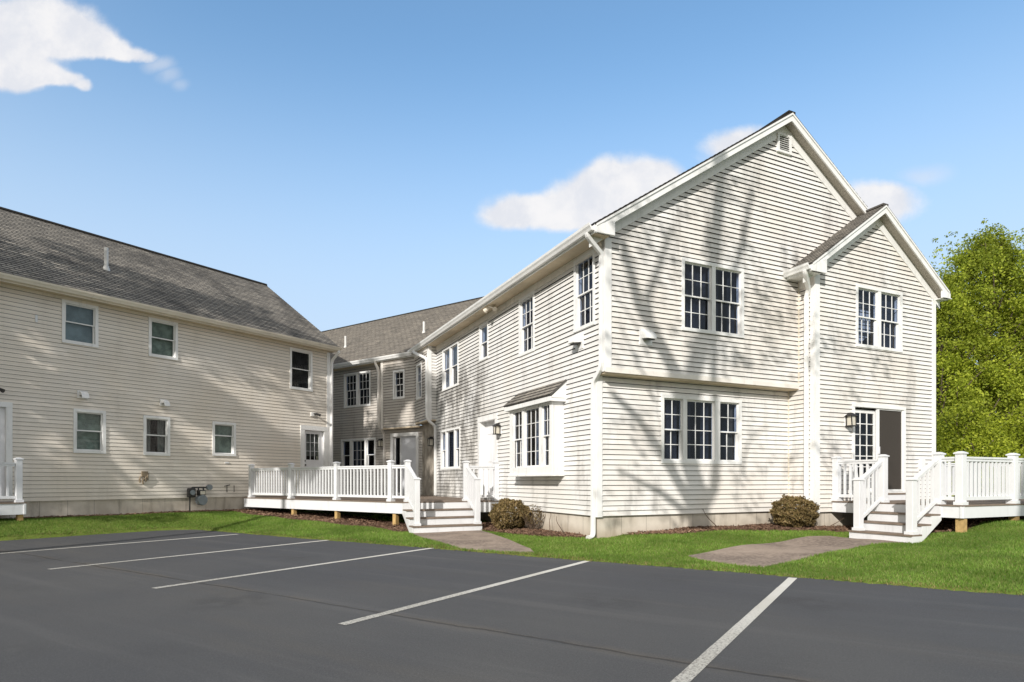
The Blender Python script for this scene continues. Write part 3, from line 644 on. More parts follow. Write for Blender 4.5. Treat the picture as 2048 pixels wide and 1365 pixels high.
# sliding door
def sliding_door():
    u0, u1, z0, z1 = sd; c = 0.075; F = F_J
    mb = MB(); mb.box(F, u0, u0+c, -0.02, 0.036, z0, z1-c); mb.box(F, u1-c, u1, -0.02, 0.036, z0, z1-c); mb.box(F, u0, u1, -0.02, 0.040, z1-c, z1); mb.box(F, u0, u1, -0.10, 0.06, z0, z0+0.045)
    mb.box(F, u0+c-0.02, u0+c, -0.14, -0.021, z0, z1); mb.box(F, u1-c, u1-c+0.02, -0.14, -0.021, z0, z1); mb.box(F, u0+c, u1-c, -0.14, -0.021, z1-c, z1-c+0.02)
    d = mb.build('sliding_door', M['white'], RH)
    mid = 2.13
    mb = MB(); q = sash_mb(mb, F, u0+c, mid, z0+0.046, z1-c-0.05, -0.055, 3, 7, 0.075, 0.020); mb.build('glazed_leaf', M['white'], d)
    mb = MB(); a, b, e, f, dd = q; mb.face([F.P(a, dd, e), F.P(b, dd, e), F.P(b, dd, f), F.P(a, dd, f)]); mb.build('pane', M['glass_clear'], d)
    mb = MB(); mb.box(F, mid-0.05, mid+0.03, -0.03, 0.012, z0+0.046, z1-c); mb.box(F, u1-c-0.035, u1-c, -0.03, 0.010, z0+0.046, z1-c); mb.box(F, mid+0.03, u1-c-0.035, -0.03, 0.010, z1-c-0.03, z1-c); mb.box(F, mid+0.03, u1-c-0.035, -0.03, 0.010, z0+0.046, z0+0.09)
    sc = mb.build('screen_leaf', M['white'], d)
    mb = MB(); mb.box(F, mid+0.03, u1-c-0.035, -0.015, -0.010, z0+0.09, z1-c-0.03); mb.build('insect_screen', M['screen'], d)
    mb = MB(); mb.box(F, mid-0.03, mid+0.0, 0.012, 0.05, z0+0.93, z0+1.10); mb.build('handle', M['vinyl'], d)
    mb = MB(); A, B, E, G = u0+c-0.02, u1-c+0.02, z0, z1-c+0.02; D = -1.2
    mb.face([F.P(A, D, E), F.P(B, D, E), F.P(B, D, G), F.P(A, D, G)])
    for q in ([(A, E), (B, E)], [(A, G), (B, G)], [(A, E), (A, G)], [(B, E), (B, G)]): mb.face([F.P(q[0][0], -0.141, q[0][1]), F.P(q[1][0], -0.141, q[1][1]), F.P(q[1][0], D, q[1][1]), F.P(q[0][0], D, q[0][1])])
    mb.build('dark_room', M['room'], d)
    curtain_mb(F, u0+c, mid, z0+0.1, z1-0.15, -0.5, 0.12, 0.03).build('curtain', M['curtain_dark'], d)
sliding_door()
def panel_door(parent, F, box_, mat='door_white', glass=None, casing=0.10, rec=0.10, sidelite=None, panels=True):
    u0, u1, z0, z1 = box_; c = casing
    mb = MB(); mb.box(F, u0, u0+c, -0.02, 0.036, z0, z1-c); mb.box(F, u1-c, u1, -0.02, 0.036, z0, z1-c); mb.box(F, u0, u1, -0.02, 0.041, z1-c, z1)
    mb.box(F, u0+c-0.02, u0+c, -rec-0.05, -0.021, z0, z1); mb.box(F, u1-c, u1-c+0.02, -rec-0.05, -0.021, z0, z1); mb.box(F, u0+c, u1-c, -rec-0.05, -0.021, z1-c, z1-c+0.02); mb.box(F, u0+c, u1-c, -rec-0.05, 0.03, z0, z0+0.04)
    d = mb.build('door', M['white'], parent)
    a, b, e, f = u0+c, u1-c, z0+0.04, z1-c
    if sidelite:
        s0, s1 = sidelite
        mb = MB(); q = sash_mb(mb, F, s0, s1, e, f, -rec+0.02, 1, 1, 0.035); mb.build('sidelite_frame', M['white'], d)
        mb = MB(); mb.face([F.P(q[0], q[4], q[2]), F.P(q[1], q[4], q[2]), F.P(q[1], q[4], q[3]), F.P(q[0], q[4], q[3])]); mb.build('sidelite_pane', M['glass'], d)
        mb = MB(); mb.face([F.P(s0, -0.5, e), F.P(s1, -0.5, e), F.P(s1, -0.5, f), F.P(s0, -0.5, f)]); mb.face([F.P(s1, -0.5, e), F.P(s1, -rec-.041, e), F.P(s1, -rec-.041, f), F.P(s1, -0.5, f)]); mb.face([F.P(s0, -0.5, e), F.P(s0, -rec-.041, e), F.P(s0, -rec-.041, f), F.P(s0, -0.5, f)]); mb.build('dark_room', M['room'], d)
        if abs(s0-a) < 0.01: a = s1
        else: b = s0
    mb = MB()
    if glass:
        g0, g1, gz0, gz1 = glass
        mb.box(F, a, g0, -rec-0.04, -rec, e, f); mb.box(F, g1, b, -rec-0.04, -rec, e, f); mb.box(F, g0, g1, -rec-0.04, -rec-0.001, e, gz0); mb.box(F, g0, g1, -rec-0.04, -rec-0.001, gz1, f)
        q = sash_mb(mb, F, g0-0.02, g1+0.02, gz0-0.02, gz1+0.02, -rec+0.012, 3, 3, 0.035, 0.012)
        leaf = mb.build('leaf', M[mat], d)
        mb = MB(); mb.face([F.P(q[0], q[4], q[2]), F.P(q[1], q[4], q[2]), F.P(q[1], q[4], q[3]), F.P(q[0], q[4], q[3])]); mb.build('pane', M['glass_clear'], d)
        curtain_mb(F, g0, g1, gz0+0.15, gz1, -rec-0.06, 0.06, 0.015).build('curtain', M['curtain_pale'], d)
        mb = MB(); mb.face([F.P(g0-.1, -rec-0.3, gz0-.1), F.P(g1+.1, -rec-0.3, gz0-.1), F.P(g1+.1, -rec-0.3, gz1+.1), F.P(g0-.1, -rec-0.3, gz1+.1)]); mb.build('dark_room', M['room'], d)
    else:
        mb.box(F, a, b, -rec-0.04, -rec, e, f)
        if panels:
            w = (b-a); 
            for (pa, pb) in ((0.13, 0.46), (0.54, 0.87)):
                for (qa, qb) in ((0.08, 0.40), (0.46, 0.78), (0.83, 0.94)):
                    mb.box(F, a+w*pa, a+w*pb, -rec, -rec+0.012, e+(f-e)*qa, e+(f-e)*qb)
        leaf = mb.build('leaf', M[mat], d)
        bevel(leaf, 0.008)
    mb = MB(); kx = a+0.07; kz = e+0.95
    mb.tube([F.P(kx, -rec, kz), F.P(kx, -rec+0.06, kz)], 0.028, 8); mb.tube([F.P(kx, -rec, kz+0.15), F.P(kx, -rec+0.025, kz+0.15)], 0.03, 8); mb.build('handle', M['dark_metal'], d)
    return d
panel_door(RH, F_S, door_s, casing=0.14, rec=0.16)
# --- bay window on the long side
def bay_window():
    u0, u1, z0, z1, d = 1.295, 3.437, 1.385, 3.03, 0.275
    F = F_S; FF = F.off(d); mb = MB()
    mb.box(F, u0, u0+0.05, 0.0, d-0.001, z0, z1); mb.box(F, u1-0.05, u1, 0.0, d-0.001, z0, z1); mb.box(F, u0+0.05, u1-0.05, 0, d-0.001, z0, z0+0.06); mb.box(F, u0+0.05, u1-0.05, 0, d-0.001, z1-0.05, z1)
    mb.box(F, u0-0.03, u1+0.03, 0.0, d+0.06, z0-0.001, z0+0.035)
    b = mb.build('bay_window', M['white'], RH)
    un = [(1.40, 1.79, 'dh', 2, 2), (1.90, 2.66, 'fx', 3, 4), (2.77, 3.27, 'dh', 2, 2)]
    c0, c1, e, f = u0, u1, z0+0.036, z1-0.001
    mb = MB(); mb.box(FF, c0, 1.40, -0.03, 0.036, e, f); mb.box(FF, 3.27, c1, -0.03, 0.036, e, f); mb.box(FF, 1.40, 3.27, -0.03, 0.034, e, 1.595); mb.box(FF, 1.40, 3.27, -0.03, 0.034, 2.945, f)
    mb.box(FF, 1.79, 1.90, -0.08, 0.03, 1.595, 2.945); mb.box(FF, 2.66, 2.77, -0.08, 0.03, 1.595, 2.945); mb.build('window_frame', M['white'], b)
    for (a, bb, st, cc, rr) in un:
        mb = MB()
        if st == 'dh':
            zm = 2.27; q1 = sash_mb(mb, FF, a, bb, zm-0.02, 2.945, -0.012, cc, rr); q2 = sash_mb(mb, FF, a, bb, 1.595, zm+0.018, -0.052, cc, rr); qs = [q1, q2]
        else: qs = [sash_mb(mb, FF, a, bb, 1.595, 2.945, -0.015, cc, rr, 0.035)]
        mb.build('sash', M['white'], b); pn = MB()
        for (x, y, z, w, dd) in qs: pn.face([FF.P(x, dd, z), FF.P(y, dd, z), FF.P(y, dd, w), FF.P(x, dd, w)])
        pn.build('pane', M['glass'], b)
    curtain_mb(F, 1.42, 1.75, 1.6, 2.94, 0.02).build('curtain', M['curtain_tan'], b); curtain_mb(F, 2.85, 3.25, 1.6, 2.94, 0.02).build('curtain', M['curtain_tan'], b)
    curtain_mb(F, 2.3, 2.62, 1.6, 2.94, 0.0).build('curtain', M['curtain_pale'], b)
    mb = MB(); A, B, E, G = 1.351, 3.380, 1.45, 2.97
    mb.face([F.P(A, -0.6, E), F.P(B, -0.6, E), F.P(B, -0.6, G), F.P(A, -0.6, G)])
    for q in ([(A, E), (B, E)], [(A, G), (B, G)], [(A, E), (A, G)], [(B, E), (B, G)]): mb.face([F.P(q[0][0], 0.16, q[0][1]), F.P(q[1][0], 0.16, q[1][1]), F.P(q[1][0], -0.6, q[1][1]), F.P(q[0][0], -0.6, q[0][1])])
    mb.build('dark_room', M['room'], b)
    # small shed roof with fascia
    mb = MB(); ze, zt, dv = 3.10, 3.46, 0.42
    ev0, ev1 = F.P(u0-0.12, dv, ze), F.P(u1+0.12, dv, ze); up = Vector(F.P(0, 0, zt))-Vector(F.P(0, dv, ze))
    roof_slope(mb, ev0, ev1, up, up.length); mb.build('bay_roof', M['shingle'], b)
    mb = MB(); mb.box(F, u0-0.10, u1+0.10, dv-0.04, dv-0.012, ze-0.13, ze-0.035)
    mb.box(F, u0-0.10, u1+0.10, 0.0, dv-0.041, ze-0.07, ze-0.052)
    for u in (u0-0.10, u1+0.07): mb.prism(Fr(F.P(u, 0, 0)[:2], F.n, F.ex), [(0, ze-0.13), (dv-0.041, ze-0.13), (dv-0.041, ze-0.04), (0, zt-0.04)], 0.0, 0.03)
    mb.build('bay_fascia', M['white'], b)
bay_window()

# ================================================================ LEFT HOUSE
L0 = (-8.689, 20.02)
LH = empty('long_house', (L0[0], L0[1], 0), rad(55))
tag(LH, 'long tan clapboard house with dark shingle roof along the left side of the lot', 'house')
def lw(x, y, z=0.0):
    c, s = math.cos(rad(55)), math.sin(rad(55)); return Vector((L0[0]+c*x-s*y, L0[1]+s*x+c*y, z))
F_L = Fr((0, 0), (1, 0), (0, -1)); F_LE = Fr((3.376, 0), (0, 1), (1, 0)); LB = 0.77; LX0 = -13.0; LX1 = 3.376
lwin = {'a': (-5.052, -4.216, 4.84, 5.95), 'b': (-2.939, -2.12, 4.835, 5.95), 'c': (1.698, 2.628, 4.473, 5.911), 'd': (-4.796, -4.035, 2.01, 3.165), 'e': (-3.08, -2.343, 2.005, 3.14), 'f': (-1.068, -0.293, 2.06, 3.124)}
ldoor = (2.134, 3.300, 0.85, 3.25); ldoor2 = (-7.25, -6.081, 0.85, 3.18)
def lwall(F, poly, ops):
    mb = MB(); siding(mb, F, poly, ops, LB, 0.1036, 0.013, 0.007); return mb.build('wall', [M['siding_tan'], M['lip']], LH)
lwall(F_L, [(LX0, LB), (LX1, LB), (LX1, 6.02), (LX0, 6.02)], [opening(w) for w in lwin.values()]+[opening(ldoor), opening(ldoor2)])
lwall(F_LE, [(0, LB), (8.3, LB), (8.3, 6.0), (4.15, 8.9), (0, 6.0)], [])
for k_, w in lwin.items():
    back = {'a': 'blind', 'b': 'blind_green', 'c': 'curtain_dark', 'd': 'blind_green', 'e': 'curtain_pale_part', 'f': 'blind_green'}[k_]
    window(LH, F_L, *w, [(w[0]+0.075, w[1]-0.075, 'dh', 1, 1)], casing=0.075, glass='glass_clear', back=back, meet=0.52 if k_ != 'f' else 0.62)
panel_door(LH, F_L, ldoor, glass=(2.40, 2.98, 2.02, 2.98), casing=0.16, rec=0.06)
panel_door(LH, F_L, ldoor2, casing=0.12, rec=0.06)
mb = MB(); mb.box(F_L, LX1-0.11, LX1+0.03, -0.005, 0.031, LB-0.02, 6.0); mb.box(F_LE, -0.03, 0.10, -0.005, 0.03, LB-0.02, 6.0); mb.build('corner_board', M['white'], LH)
mb = MB(); mb.box(F_L, LX0, LX1-r, -0.25, -r, -0.3, LB-0.001); mb.box(F_LE, 0.0, 8.3, -0.25, -r, -0.3, LB-0.001); mb.build('foundation', M['concrete'], LH)
LS = 0.682; LEZ = 6.20; LRY = 4.15
mb = MB(); kk = math.sqrt(1+LS*LS)
roof_slope(mb, (LX0-0.3, -0.36, LEZ), (LX1+0.16, -0.36, LEZ), (0, 1, LS), kk*(LRY+0.36))
roof_slope(mb, (LX0-0.3, 2*LRY+0.36, LEZ), (LX1+0.16, 2*LRY+0.36, LEZ), (0, -1, LS), kk*(LRY+0.36))
mb.build('roof', M['shingle'], LH)
mb = MB(); mb.tube([(LX0-0.3, LRY, LEZ+LS*(LRY+0.36)+0.0), (LX1+0.16, LRY, LEZ+LS*(LRY+0.36)+0.0)], 0.07, 6); mb.build('ridge_cap', M['shingle_dark'], LH)
mb = MB(); mb.box(F_L, LX0, LX1+0.12, 0.33, 0.355, 6.0, 6.165); mb.build('fascia', M['trim_tan'], LH)
mb = MB(); mb.box(F_L, LX0, LX1+0.12, 0.0, 0.33, 6.02, 6.035); mb.build('eave_soffit', M['soffit'], LH)
mb = MB(); mb.box(F_L, LX0, LX1-0.11, 0.0, 0.03, 5.95, 6.02); mb.build('eave_frieze', M['trim_tan'], LH)
gutter(LH, F_L, LX0, LX1+0.20, 6.05, 0.356, 'trim_tan')
mb = MB()
for sg in (0, 1):
    y0, y1 = (-0.34, LRY) if sg == 0 else (2*LRY+0.34, LRY)
    z0, z1 = LEZ-0.03, LEZ-0.03+LS*(LRY+0.34)
    mb.prism(Fr((0, 0), (0, 1), (1, 0)), [(y0, z0-0.16), (y1, z1-0.16), (y1, z1-0.005), (y0, z0-0.005)], LX1+0.10, LX1+0.13)
mb.build('rake_board', M['trim_tan'], LH)
downspout(LH, [(LX1+0.10, -0.43, 6.05), (LX1+0.10, -0.42, 5.98), (LX1+0.08, -0.10, 5.74), (LX1+0.075, -0.06, 5.6), (LX1+0.075, -0.05, 0.80)])
vent_hood(LH, F_L, -4.59, 3.545, 0.24, 0.20); vent_hood(LH, F_L, -2.52, 3.545, 0.22, 0.19)
mb = MB(); mb.box(F_L, 2.56, 2.70, 0, 0.05, 3.60, 3.73); fl = mb.build('flood_lamp', M['white'], LH)
mb = MB(); mb.tube([F_L.P(2.66, 0.05, 3.69), F_L.P(2.72, 0.12, 3.69), F_L.P(2.85, 0.20, 3.63)], [0.02, 0.035, 0.05], 8); mb.build('lamp_head', M['dark_metal'], fl)
mb = MB(); mb.box(F_L, -6.55, -6.42, 0, 0.05, 3.44, 3.58); mb.tube([F_L.P(-6.44, 0.05, 3.5), F_L.P(-6.38, 0.12, 3.48), F_L.P(-6.30, 0.2, 3.42)], [0.02, 0.035, 0.05], 8); mb.build('flood_lamp', M['dark_metal'], LH)
mb = MB(); mb.box(F_L, -5.62, -5.57, 0, 0.03, 5.24, 5.42); mb.build('clip_plate', M['vinyl'], LH)
mb = MB(); mb.box(F_L, -0.66, -0.52, 0, 0.03, 1.83, 1.87); mb.build('vent_tab', M['vinyl'], LH)
mb = MB()
for u in (-0.60, -0.36): mb.tube([F_L.P(u, 0.035, 0.92), F_L.P(u, 0.035, 1.13)], 0.010, 6)
mb.tube([F_L.P(-0.68, 0.035, 1.11), F_L.P(-0.50, 0.035, 1.15)], 0.012, 6); mb.build('wire_clip', M['dark_metal'], LH)
# hose bib / cable box cluster
mb = MB(); mb.box(F_L, -3.13, -2.97, 0, 0.06, 1.40, 1.55)
for i, (u, z) in enumerate(((-3.20, 1.28), (-3.12, 1.24), (-3.04, 1.31), (-2.99, 1.36))): mb.tube([F_L.P(u+0.04, 0.03, z+0.12), F_L.P(u, 0.07, z+0.04), F_L.P(u+0.02, 0.05, z-0.05)], 0.022, 7)
mb.build('cable_box', M['brass'], LH)
# roof plumbing vents
def roof_pipe(parent, x, y, zb, zt, rr=0.055):
    mb = MB(); mb.tube([(x, y, zb-0.12), (x, y, zt)], rr, 12); mb.tube([(x, y, zb-0.10), (x, y, zb+0.07)], [rr*2.1, rr*1.15], 12)
    return mb.build('vent_pipe', M['pipe'], parent, smooth=False)
roof_pipe(LH, -3.42, 1.50, 7.50, 8.10)
# gas meter bolted to the foundation, a thing of its own
GM = empty('gas_meter', tuple(lw(-1.55, -0.14, 0.0)), rad(55)); tag(GM, 'grey gas meter with round regulator and pipes on the tan house foundation', 'gas meter')
FG = Fr((0, 0), (1, 0), (0, -1))
mb = MB()
mb.prism(FG, [(0.02+0.15*math.cos(t)*(1 if abs(math.cos(t)) < .7 else 1), 0.70+0.16*math.sin(t)) for t in [2*math.pi*i/16 for i in range(16)]], 0.0, 0.20); bevel(mb.build('meter_body', M['grey_metal'], GM), 0.02)
mb = MB(); mb.box(FG, -0.08, 0.12, 0.0, 0.18, 0.84, 1.00); bevel(mb.build('index_box', M['dark_metal'], GM), 0.02)
mb = MB(); mb.box(FG, -0.055, 0.095, 0.181, 0.186, 0.87, 0.97); mb.build('index_window', M['lamp_glass'], GM)
mb = MB(); mb.tube([FG.P(0.28, 0.02, 1.08), FG.P(0.28, 0.12, 1.08)], 0.085, 14); mb.build('regulator', M['grey_metal'], GM)
mb = MB(); mb.tube([FG.P(-0.30, 0.04, 0.25), FG.P(-0.30, 0.04, 1.02), FG.P(-0.22, 0.05, 1.08), FG.P(0.28, 0.05, 1.08)], 0.022, 8); mb.tube([FG.P(-0.05, 0.07, 1.0), FG.P(-0.05, 0.05, 1.09)], 0.022, 8); mb.tube([FG.P(0.10, 0.07, 1.0), FG.P(0.10, 0.05, 1.09)], 0.022, 8); mb.build('gas_pipe', M['dark_metal'], GM)
mb = MB(); mb.box(FG, -0.38, -0.16, 0.0, 0.14, 0.78, 1.06); bevel(mb.build('shutoff_housing', M['dark_metal'], GM), 0.03)
mb = MB(); mb.tube([FG.P(-0.27, 0.141, 0.93), FG.P(-0.27, 0.17, 0.93)], 0.075, 12); mb.build('dial', M['grey_metal'], GM)

# ================================================================ BACK HOUSE
B0 = (-3.3115, 22.7944)
BH = empty('rear_house', (B0[0], B0[1], 0), rad(-35))
tag(BH, 'weathered shaded clapboard house closing the inner corner behind the deck', 'house')
F_B = Fr((0, 0), (1, 0), (0, -1)); F_BO = Fr((0, -0.28), (1, 0), (0, -1)); F_BOL = Fr((-1.86, -0.28), (0, 1), (-1, 0))
bu = (-4.328, -2.751, 4.243, 5.64); bl = (-4.513, -2.466, 1.65, 2.975); bd = (-1.634, -0.166, 0.75, 3.09); bs = (-1.21, -0.608, 4.34, 5.42)
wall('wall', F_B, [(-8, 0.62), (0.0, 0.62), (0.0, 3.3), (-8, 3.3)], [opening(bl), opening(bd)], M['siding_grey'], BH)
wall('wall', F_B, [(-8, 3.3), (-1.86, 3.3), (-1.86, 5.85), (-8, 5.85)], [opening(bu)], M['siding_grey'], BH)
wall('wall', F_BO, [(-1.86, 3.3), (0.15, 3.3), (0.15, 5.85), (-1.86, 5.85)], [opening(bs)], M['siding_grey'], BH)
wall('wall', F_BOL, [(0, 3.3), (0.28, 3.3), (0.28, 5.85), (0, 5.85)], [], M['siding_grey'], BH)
window(BH, F_B, *bu, [(-4.255, -3.60, 'dh', 3, 2), (-3.48, -2.825, 'dh', 3, 2)], casing=0.072)
window(BH, F_B, *bl, [(-4.44, -3.98, 'dh', 1, 1), (-3.86, -3.10, 'fx', 3, 3), (-2.98, -2.54, 'dh', 1, 1)], casing=0.07, backs=['room', 'curtain_pale_part', 'room'])
window(BH, F_BO, *bs, [(-1.14, -0.678, 'dh', 2, 2)], casing=0.07)
panel_door(BH, F_B, bd, mat='door_grey', casing=0.13, rec=0.10, sidelite=(-1.504, -1.20), panels=False)
mb = MB(); mb.box(XY, -1.86, 0.15, -0.28, 0.0, 3.24, 3.299); mb.build('jetty_soffit', M['soffit'], BH)
mb = MB(); mb.box(F_BO, -1.89, -1.76, -0.005, 0.03, 3.25, 5.85); mb.box(F_BOL, -0.03, 0.08, -0.005, 0.03, 3.25, 5.85); mb.build('corner_board', M['frieze'], BH)
mb = MB(); mb.box(F_B, -8, 0, -0.25, -0.03, -0.2, 0.619); mb.build('foundation', M['concrete'], BH)
BEZ = 6.0; BSL = 0.655; BRY = 4.65
mb = MB(); kb = math.sqrt(1+BSL*BSL)
roof_slope(mb, (-16, -0.38, BEZ), (5.5, -0.38, BEZ), (0, 1, BSL), kb*(BRY+0.38)); roof_slope(mb, (-16, 2*BRY+0.38, BEZ), (5.5, 2*BRY+0.38, BEZ), (0, -1, BSL), kb*(BRY+0.38))
mb.build('roof', M['shingle_old'], BH)
mb = MB(); mb.tube([(-16, BRY, BEZ+BSL*(BRY+0.38)), (5.5, BRY, BEZ+BSL*(BRY+0.38))], 0.05, 6); mb.build('ridge_cap', M['shingle_dark'], BH)
mb = MB(); mb.box(F_B, -16, 0.1, 0.35, 0.375, 5.82, 5.965); mb.build('fascia', M['white'], BH)
mb = MB(); mb.box(F_B, -16, 0.1, 0.0, 0.35, 5.835, 5.85); mb.build('eave_soffit', M['soffit'], BH)
gutter(BH, F_B, -8, -0.1, 5.86, 0.376)
downspout(BH, [(-2.05, -0.44, 5.86), (-2.05, -0.42, 5.78), (-1.96, -0.36, 5.55), (-1.95, -0.34, 5.4), (-1.95, -0.34, 3.5), (-1.95, -0.30, 3.36), (-1.95, -0.07, 3.12), (-1.95, -0.055, 3.0), (-1.95, -0.055, 0.80)], mat='frieze')
wall_lantern(BH, F_B, -2.07, 2.72, 0.9, 'dark_metal')
roof_pipe(BH, -6.06, 1.5, 7.22, 7.72, 0.045); roof_pipe(BH, -1.32, 1.5, 7.22, 7.66, 0.05)
# lantern at the inner corner, on the board panel
wall_lantern(RH, F_S, 10.38, 2.62, 0.9, 'dark_metal')

# ================================================================ GROUND
CTRL = [(-11.6, 15.3, .33), (-10, 18.3, .33), (-8.8, 20.3, .31), (-7, 23, .33), (-6.7, 18.0, .24), (-5.0, 16.9, .19), (-3.2, 15.9, .14), (-2.0, 14.7, .02), (-1.0, 15.2, .03), (-1.3, 13.6, .02), (-4.8, 14.7, .05), (-7.0, 16.2, .12),
        (0.6, 14.2, .11), (-0.5, 16.4, .12), (1.66, 12.0, .13), (2.6, 12.5, .20), (4.0, 13.1, .25), (5.8, 13.9, .25), (6.5, 13.3, .22), (6.85, 12.5, .085), (7.3, 11.5, .10), (5.2, 11.2, .07), (3.5, 9.6, .03), (7.6, 13.2, .2),
        (8.25, 11.3, .30), (9.8, 12.0, .46), (12, 12.8, .62), (9.5, 13.6, .45), (11.5, 10.6, .48), (8.6, 9.4, .14), (14, 9, .45), (16, 14, .8), (1.3, 10.6, .03), (-0.3, 11.3, .015), (4.6, 8.1, .03), (6.6, 7.0, .03), (9, 6, .05), (0, 18, .2), (-3.5, 20, .25)]
CX = np.array([c[0] for c in CTRL]); CY = np.array([c[1] for c in CTRL]); CZ = np.array([c[2] for c in CTRL])
LOTK = np.array([-8.757, 16.437]); E1 = np.array([0.8339, -0.5519]); E2 = np.array([-0.5519, -0.8339])
def lot_d(x, y):
    p = (x-LOTK[0])*E1[0]+(y-LOTK[1])*E1[1]; q = (x-LOTK[0])*E2[0]+(y-LOTK[1])*E2[1]
    k = 0.9; h = np.clip(0.5+0.5*(q-p)/k, 0, 1); m = q+(p-q)*h-k*h*(1-h)
    return -m                                           # >0 outside the asphalt
def wob(x, y): return 0.05*np.sin(x*2.1+y*1.3)+0.035*np.sin(x*5.3-y*3.7+1)+0.02*np.sin(x*11+y*9)
def gh(x, y):
    x = np.asarray(x, float); y = np.asarray(y, float)
    d2 = (x[..., None]-CX)**2+(y[..., None]-CY)**2+0.05
    w = d2**-1.6; base = (w*CZ).sum(-1)/w.sum(-1)
    d = lot_d(x, y)+wob(x, y)*0.6
    edge = np.clip((d+0.02)/1.0, 0, 1)
    z = base*(0.15+0.85*edge)+0.012
    return np.where(d < 0, np.maximum(z*0-0.15, 0.012+d*1.6), z*np.clip(d/0.05, 0, 1)*1.0+0.004)
def gz1(x, y): return float(gh(np.array([x]), np.array([y]))[0])
def ground_grid(name, x0, x1, y0, y1, st, mat):
    xs = np.arange(x0, x1+1e-6, st); ys = np.arange(y0, y1+1e-6, st); X, Y = np.meshgrid(xs, ys)
    Z = gh(X.ravel(), Y.ravel()); v = np.stack([X.ravel(), Y.ravel(), Z], 1); nx, ny = len(xs), len(ys)
    idx = np.arange(nx*ny).reshape(ny, nx); f = np.stack([idx[:-1, :-1].ravel(), idx[:-1, 1:].ravel(), idx[1:, 1:].ravel(), idx[1:, :-1].ravel()], 1)
    me = bpy.data.meshes.new(name); me.from_pydata(v.tolist(), [], f.tolist()); me.materials.append(mat); me.polygons.foreach_set('use_smooth', [True]*len(f)); me.update()
    o = bpy.data.objects.new(name, me); COL.objects.link(o); return o
tag(ground_grid('lawn', -18, 20, 3.0, 27, 0.12, M['turf']), kind='structure')
mb = MB(); mb.box(XY, -500, 500, -500, 500, -0.60, -0.30); tag(mb.build('ground', M['turf']), kind='structure')
ANG = math.atan2(E1[1], E1[0])
PL = empty('helper', (0, 0, 0)); bpy.data.objects.remove(PL)
mb = MB(); mb.face([(-0.8, 0.8, 0), (60, 0.8, 0), (60, -60, 0), (-0.8, -60, 0)]); lot = mb.build('parking_lot', M['asphalt']); lot.location = (LOTK[0], LOTK[1], 0.0); lot.rotation_euler = (0, 0, ANG); tag(lot, kind='structure')
# painted stall lines: start at the lawn edge and run out into the lot
LDIR = math.atan2(-0.848, -0.530)
for (x, y, ln) in ((-6.55, 14.75, 5.4), (-3.93, 13.32, 5.2), (-1.50, 11.74, 5.2), (1.27, 9.94, 5.25), (3.70, 8.13, 5.3)):
    mb = MB(); n = 12
    for i in range(n): mb.face([(ln*i/n, -0.052-0.004*random.random(), 0), (ln*(i+1)/n, -0.052, 0), (ln*(i+1)/n, 0.052, 0), (ln*i/n, 0.052, 0)])
    o = mb.build('parking_line', M['paint']); o.location = (x, y, 0.004); o.rotation_euler = (0, 0, LDIR); tag(o, kind='structure')

def patch(name, poly, mat, dz=0.012, step=0.25, side=0.05):
    bm = bmesh.new(); vs = [bm.verts.new((x, y, 0)) for x, y in poly]; bm.faces.new(vs)
    xs = [p[0] for p in poly]; ys = [p[1] for p in poly]
    for ax, (a, b) in ((0, (min(xs), max(xs))), (1, (min(ys), max(ys)))):
        t = a+step
        while t < b:
            co = (t, 0, 0) if ax == 0 else (0, t, 0); no = (1, 0, 0) if ax == 0 else (0, 1, 0)
            bmesh.ops.bisect_plane(bm, geom=bm.verts[:]+bm.edges[:]+bm.faces[:], plane_co=co, plane_no=no); t += step
    be = [e for e in bm.edges if len(e.link_faces) == 1]
    for v in bm.verts: v.co.z = max(gz1(v.co.x, v.co.y), 0.0)+dz
    r_ = bmesh.ops.extrude_edge_only(bm, edges=be)
    for v in [g for g in r_['geom'] if isinstance(g, bmesh.types.BMVert)]: v.co.z -= side
    me = bpy.data.meshes.new(name); bm.to_mesh(me); bm.free(); me.materials.append(mat)
    o = bpy.data.objects.new(name, me); COL.objects.link(o); return o
def smooth_poly(pts, n=3):
    for _ in range(n):
        q = []
        for i in range(len(pts)):
            a, b = pts[i], pts[(i+1) % len(pts)]
            q += [(a[0]*.75+b[0]*.25, a[1]*.75+b[1]*.25), (a[0]*.25+b[0]*.75, a[1]*.25+b[1]*.75)]
        pts = q
    return pts
P1 = [tuple(rw(-2.62, 3.95)[:2]), (-2.05, 13.6), (-0.95, 11.42), (-0.35, 11.06), (0.38, 10.72), (0.33, 11.25), (-0.2, 13.0), tuple(rw(-0.88, 3.95)[:2])]
P2 = [tuple(rw(4.95, -1.80)[:2]), (6.55, 12.7), (5.5, 12.05), (4.35, 11.25), (3.35, 10.45), (2.85, 10.0), (3.0, 9.55), (3.35, 9.05), (3.62, 8.86), (4.3, 9.4), (5.4, 10.3), (6.5, 11.1), (7.2, 11.45), tuple(rw(4.95, -3.05)[:2])]
tag(patch('path', P1, M['walk'], 0.014), kind='structure'); tag(patch('path', P2, M['walk'], 0.014), kind='structure')
DK = [(-2.6, 15.29), (-8.5, 19.55)]
MU1 = smooth_poly([tuple(rw(0.0, 0.25)[:2]), tuple(rw(-0.35, 0.35)[:2]), tuple(rw(-0.85, 1.6)[:2]), tuple(rw(-0.95, 3.0)[:2]), tuple(rw(-0.85, 3.75)[:2]), tuple(rw(-0.9, 4.9)[:2]), tuple(rw(0.05, 4.9)[:2]), tuple(rw(0.1, 2)[:2])], 1)
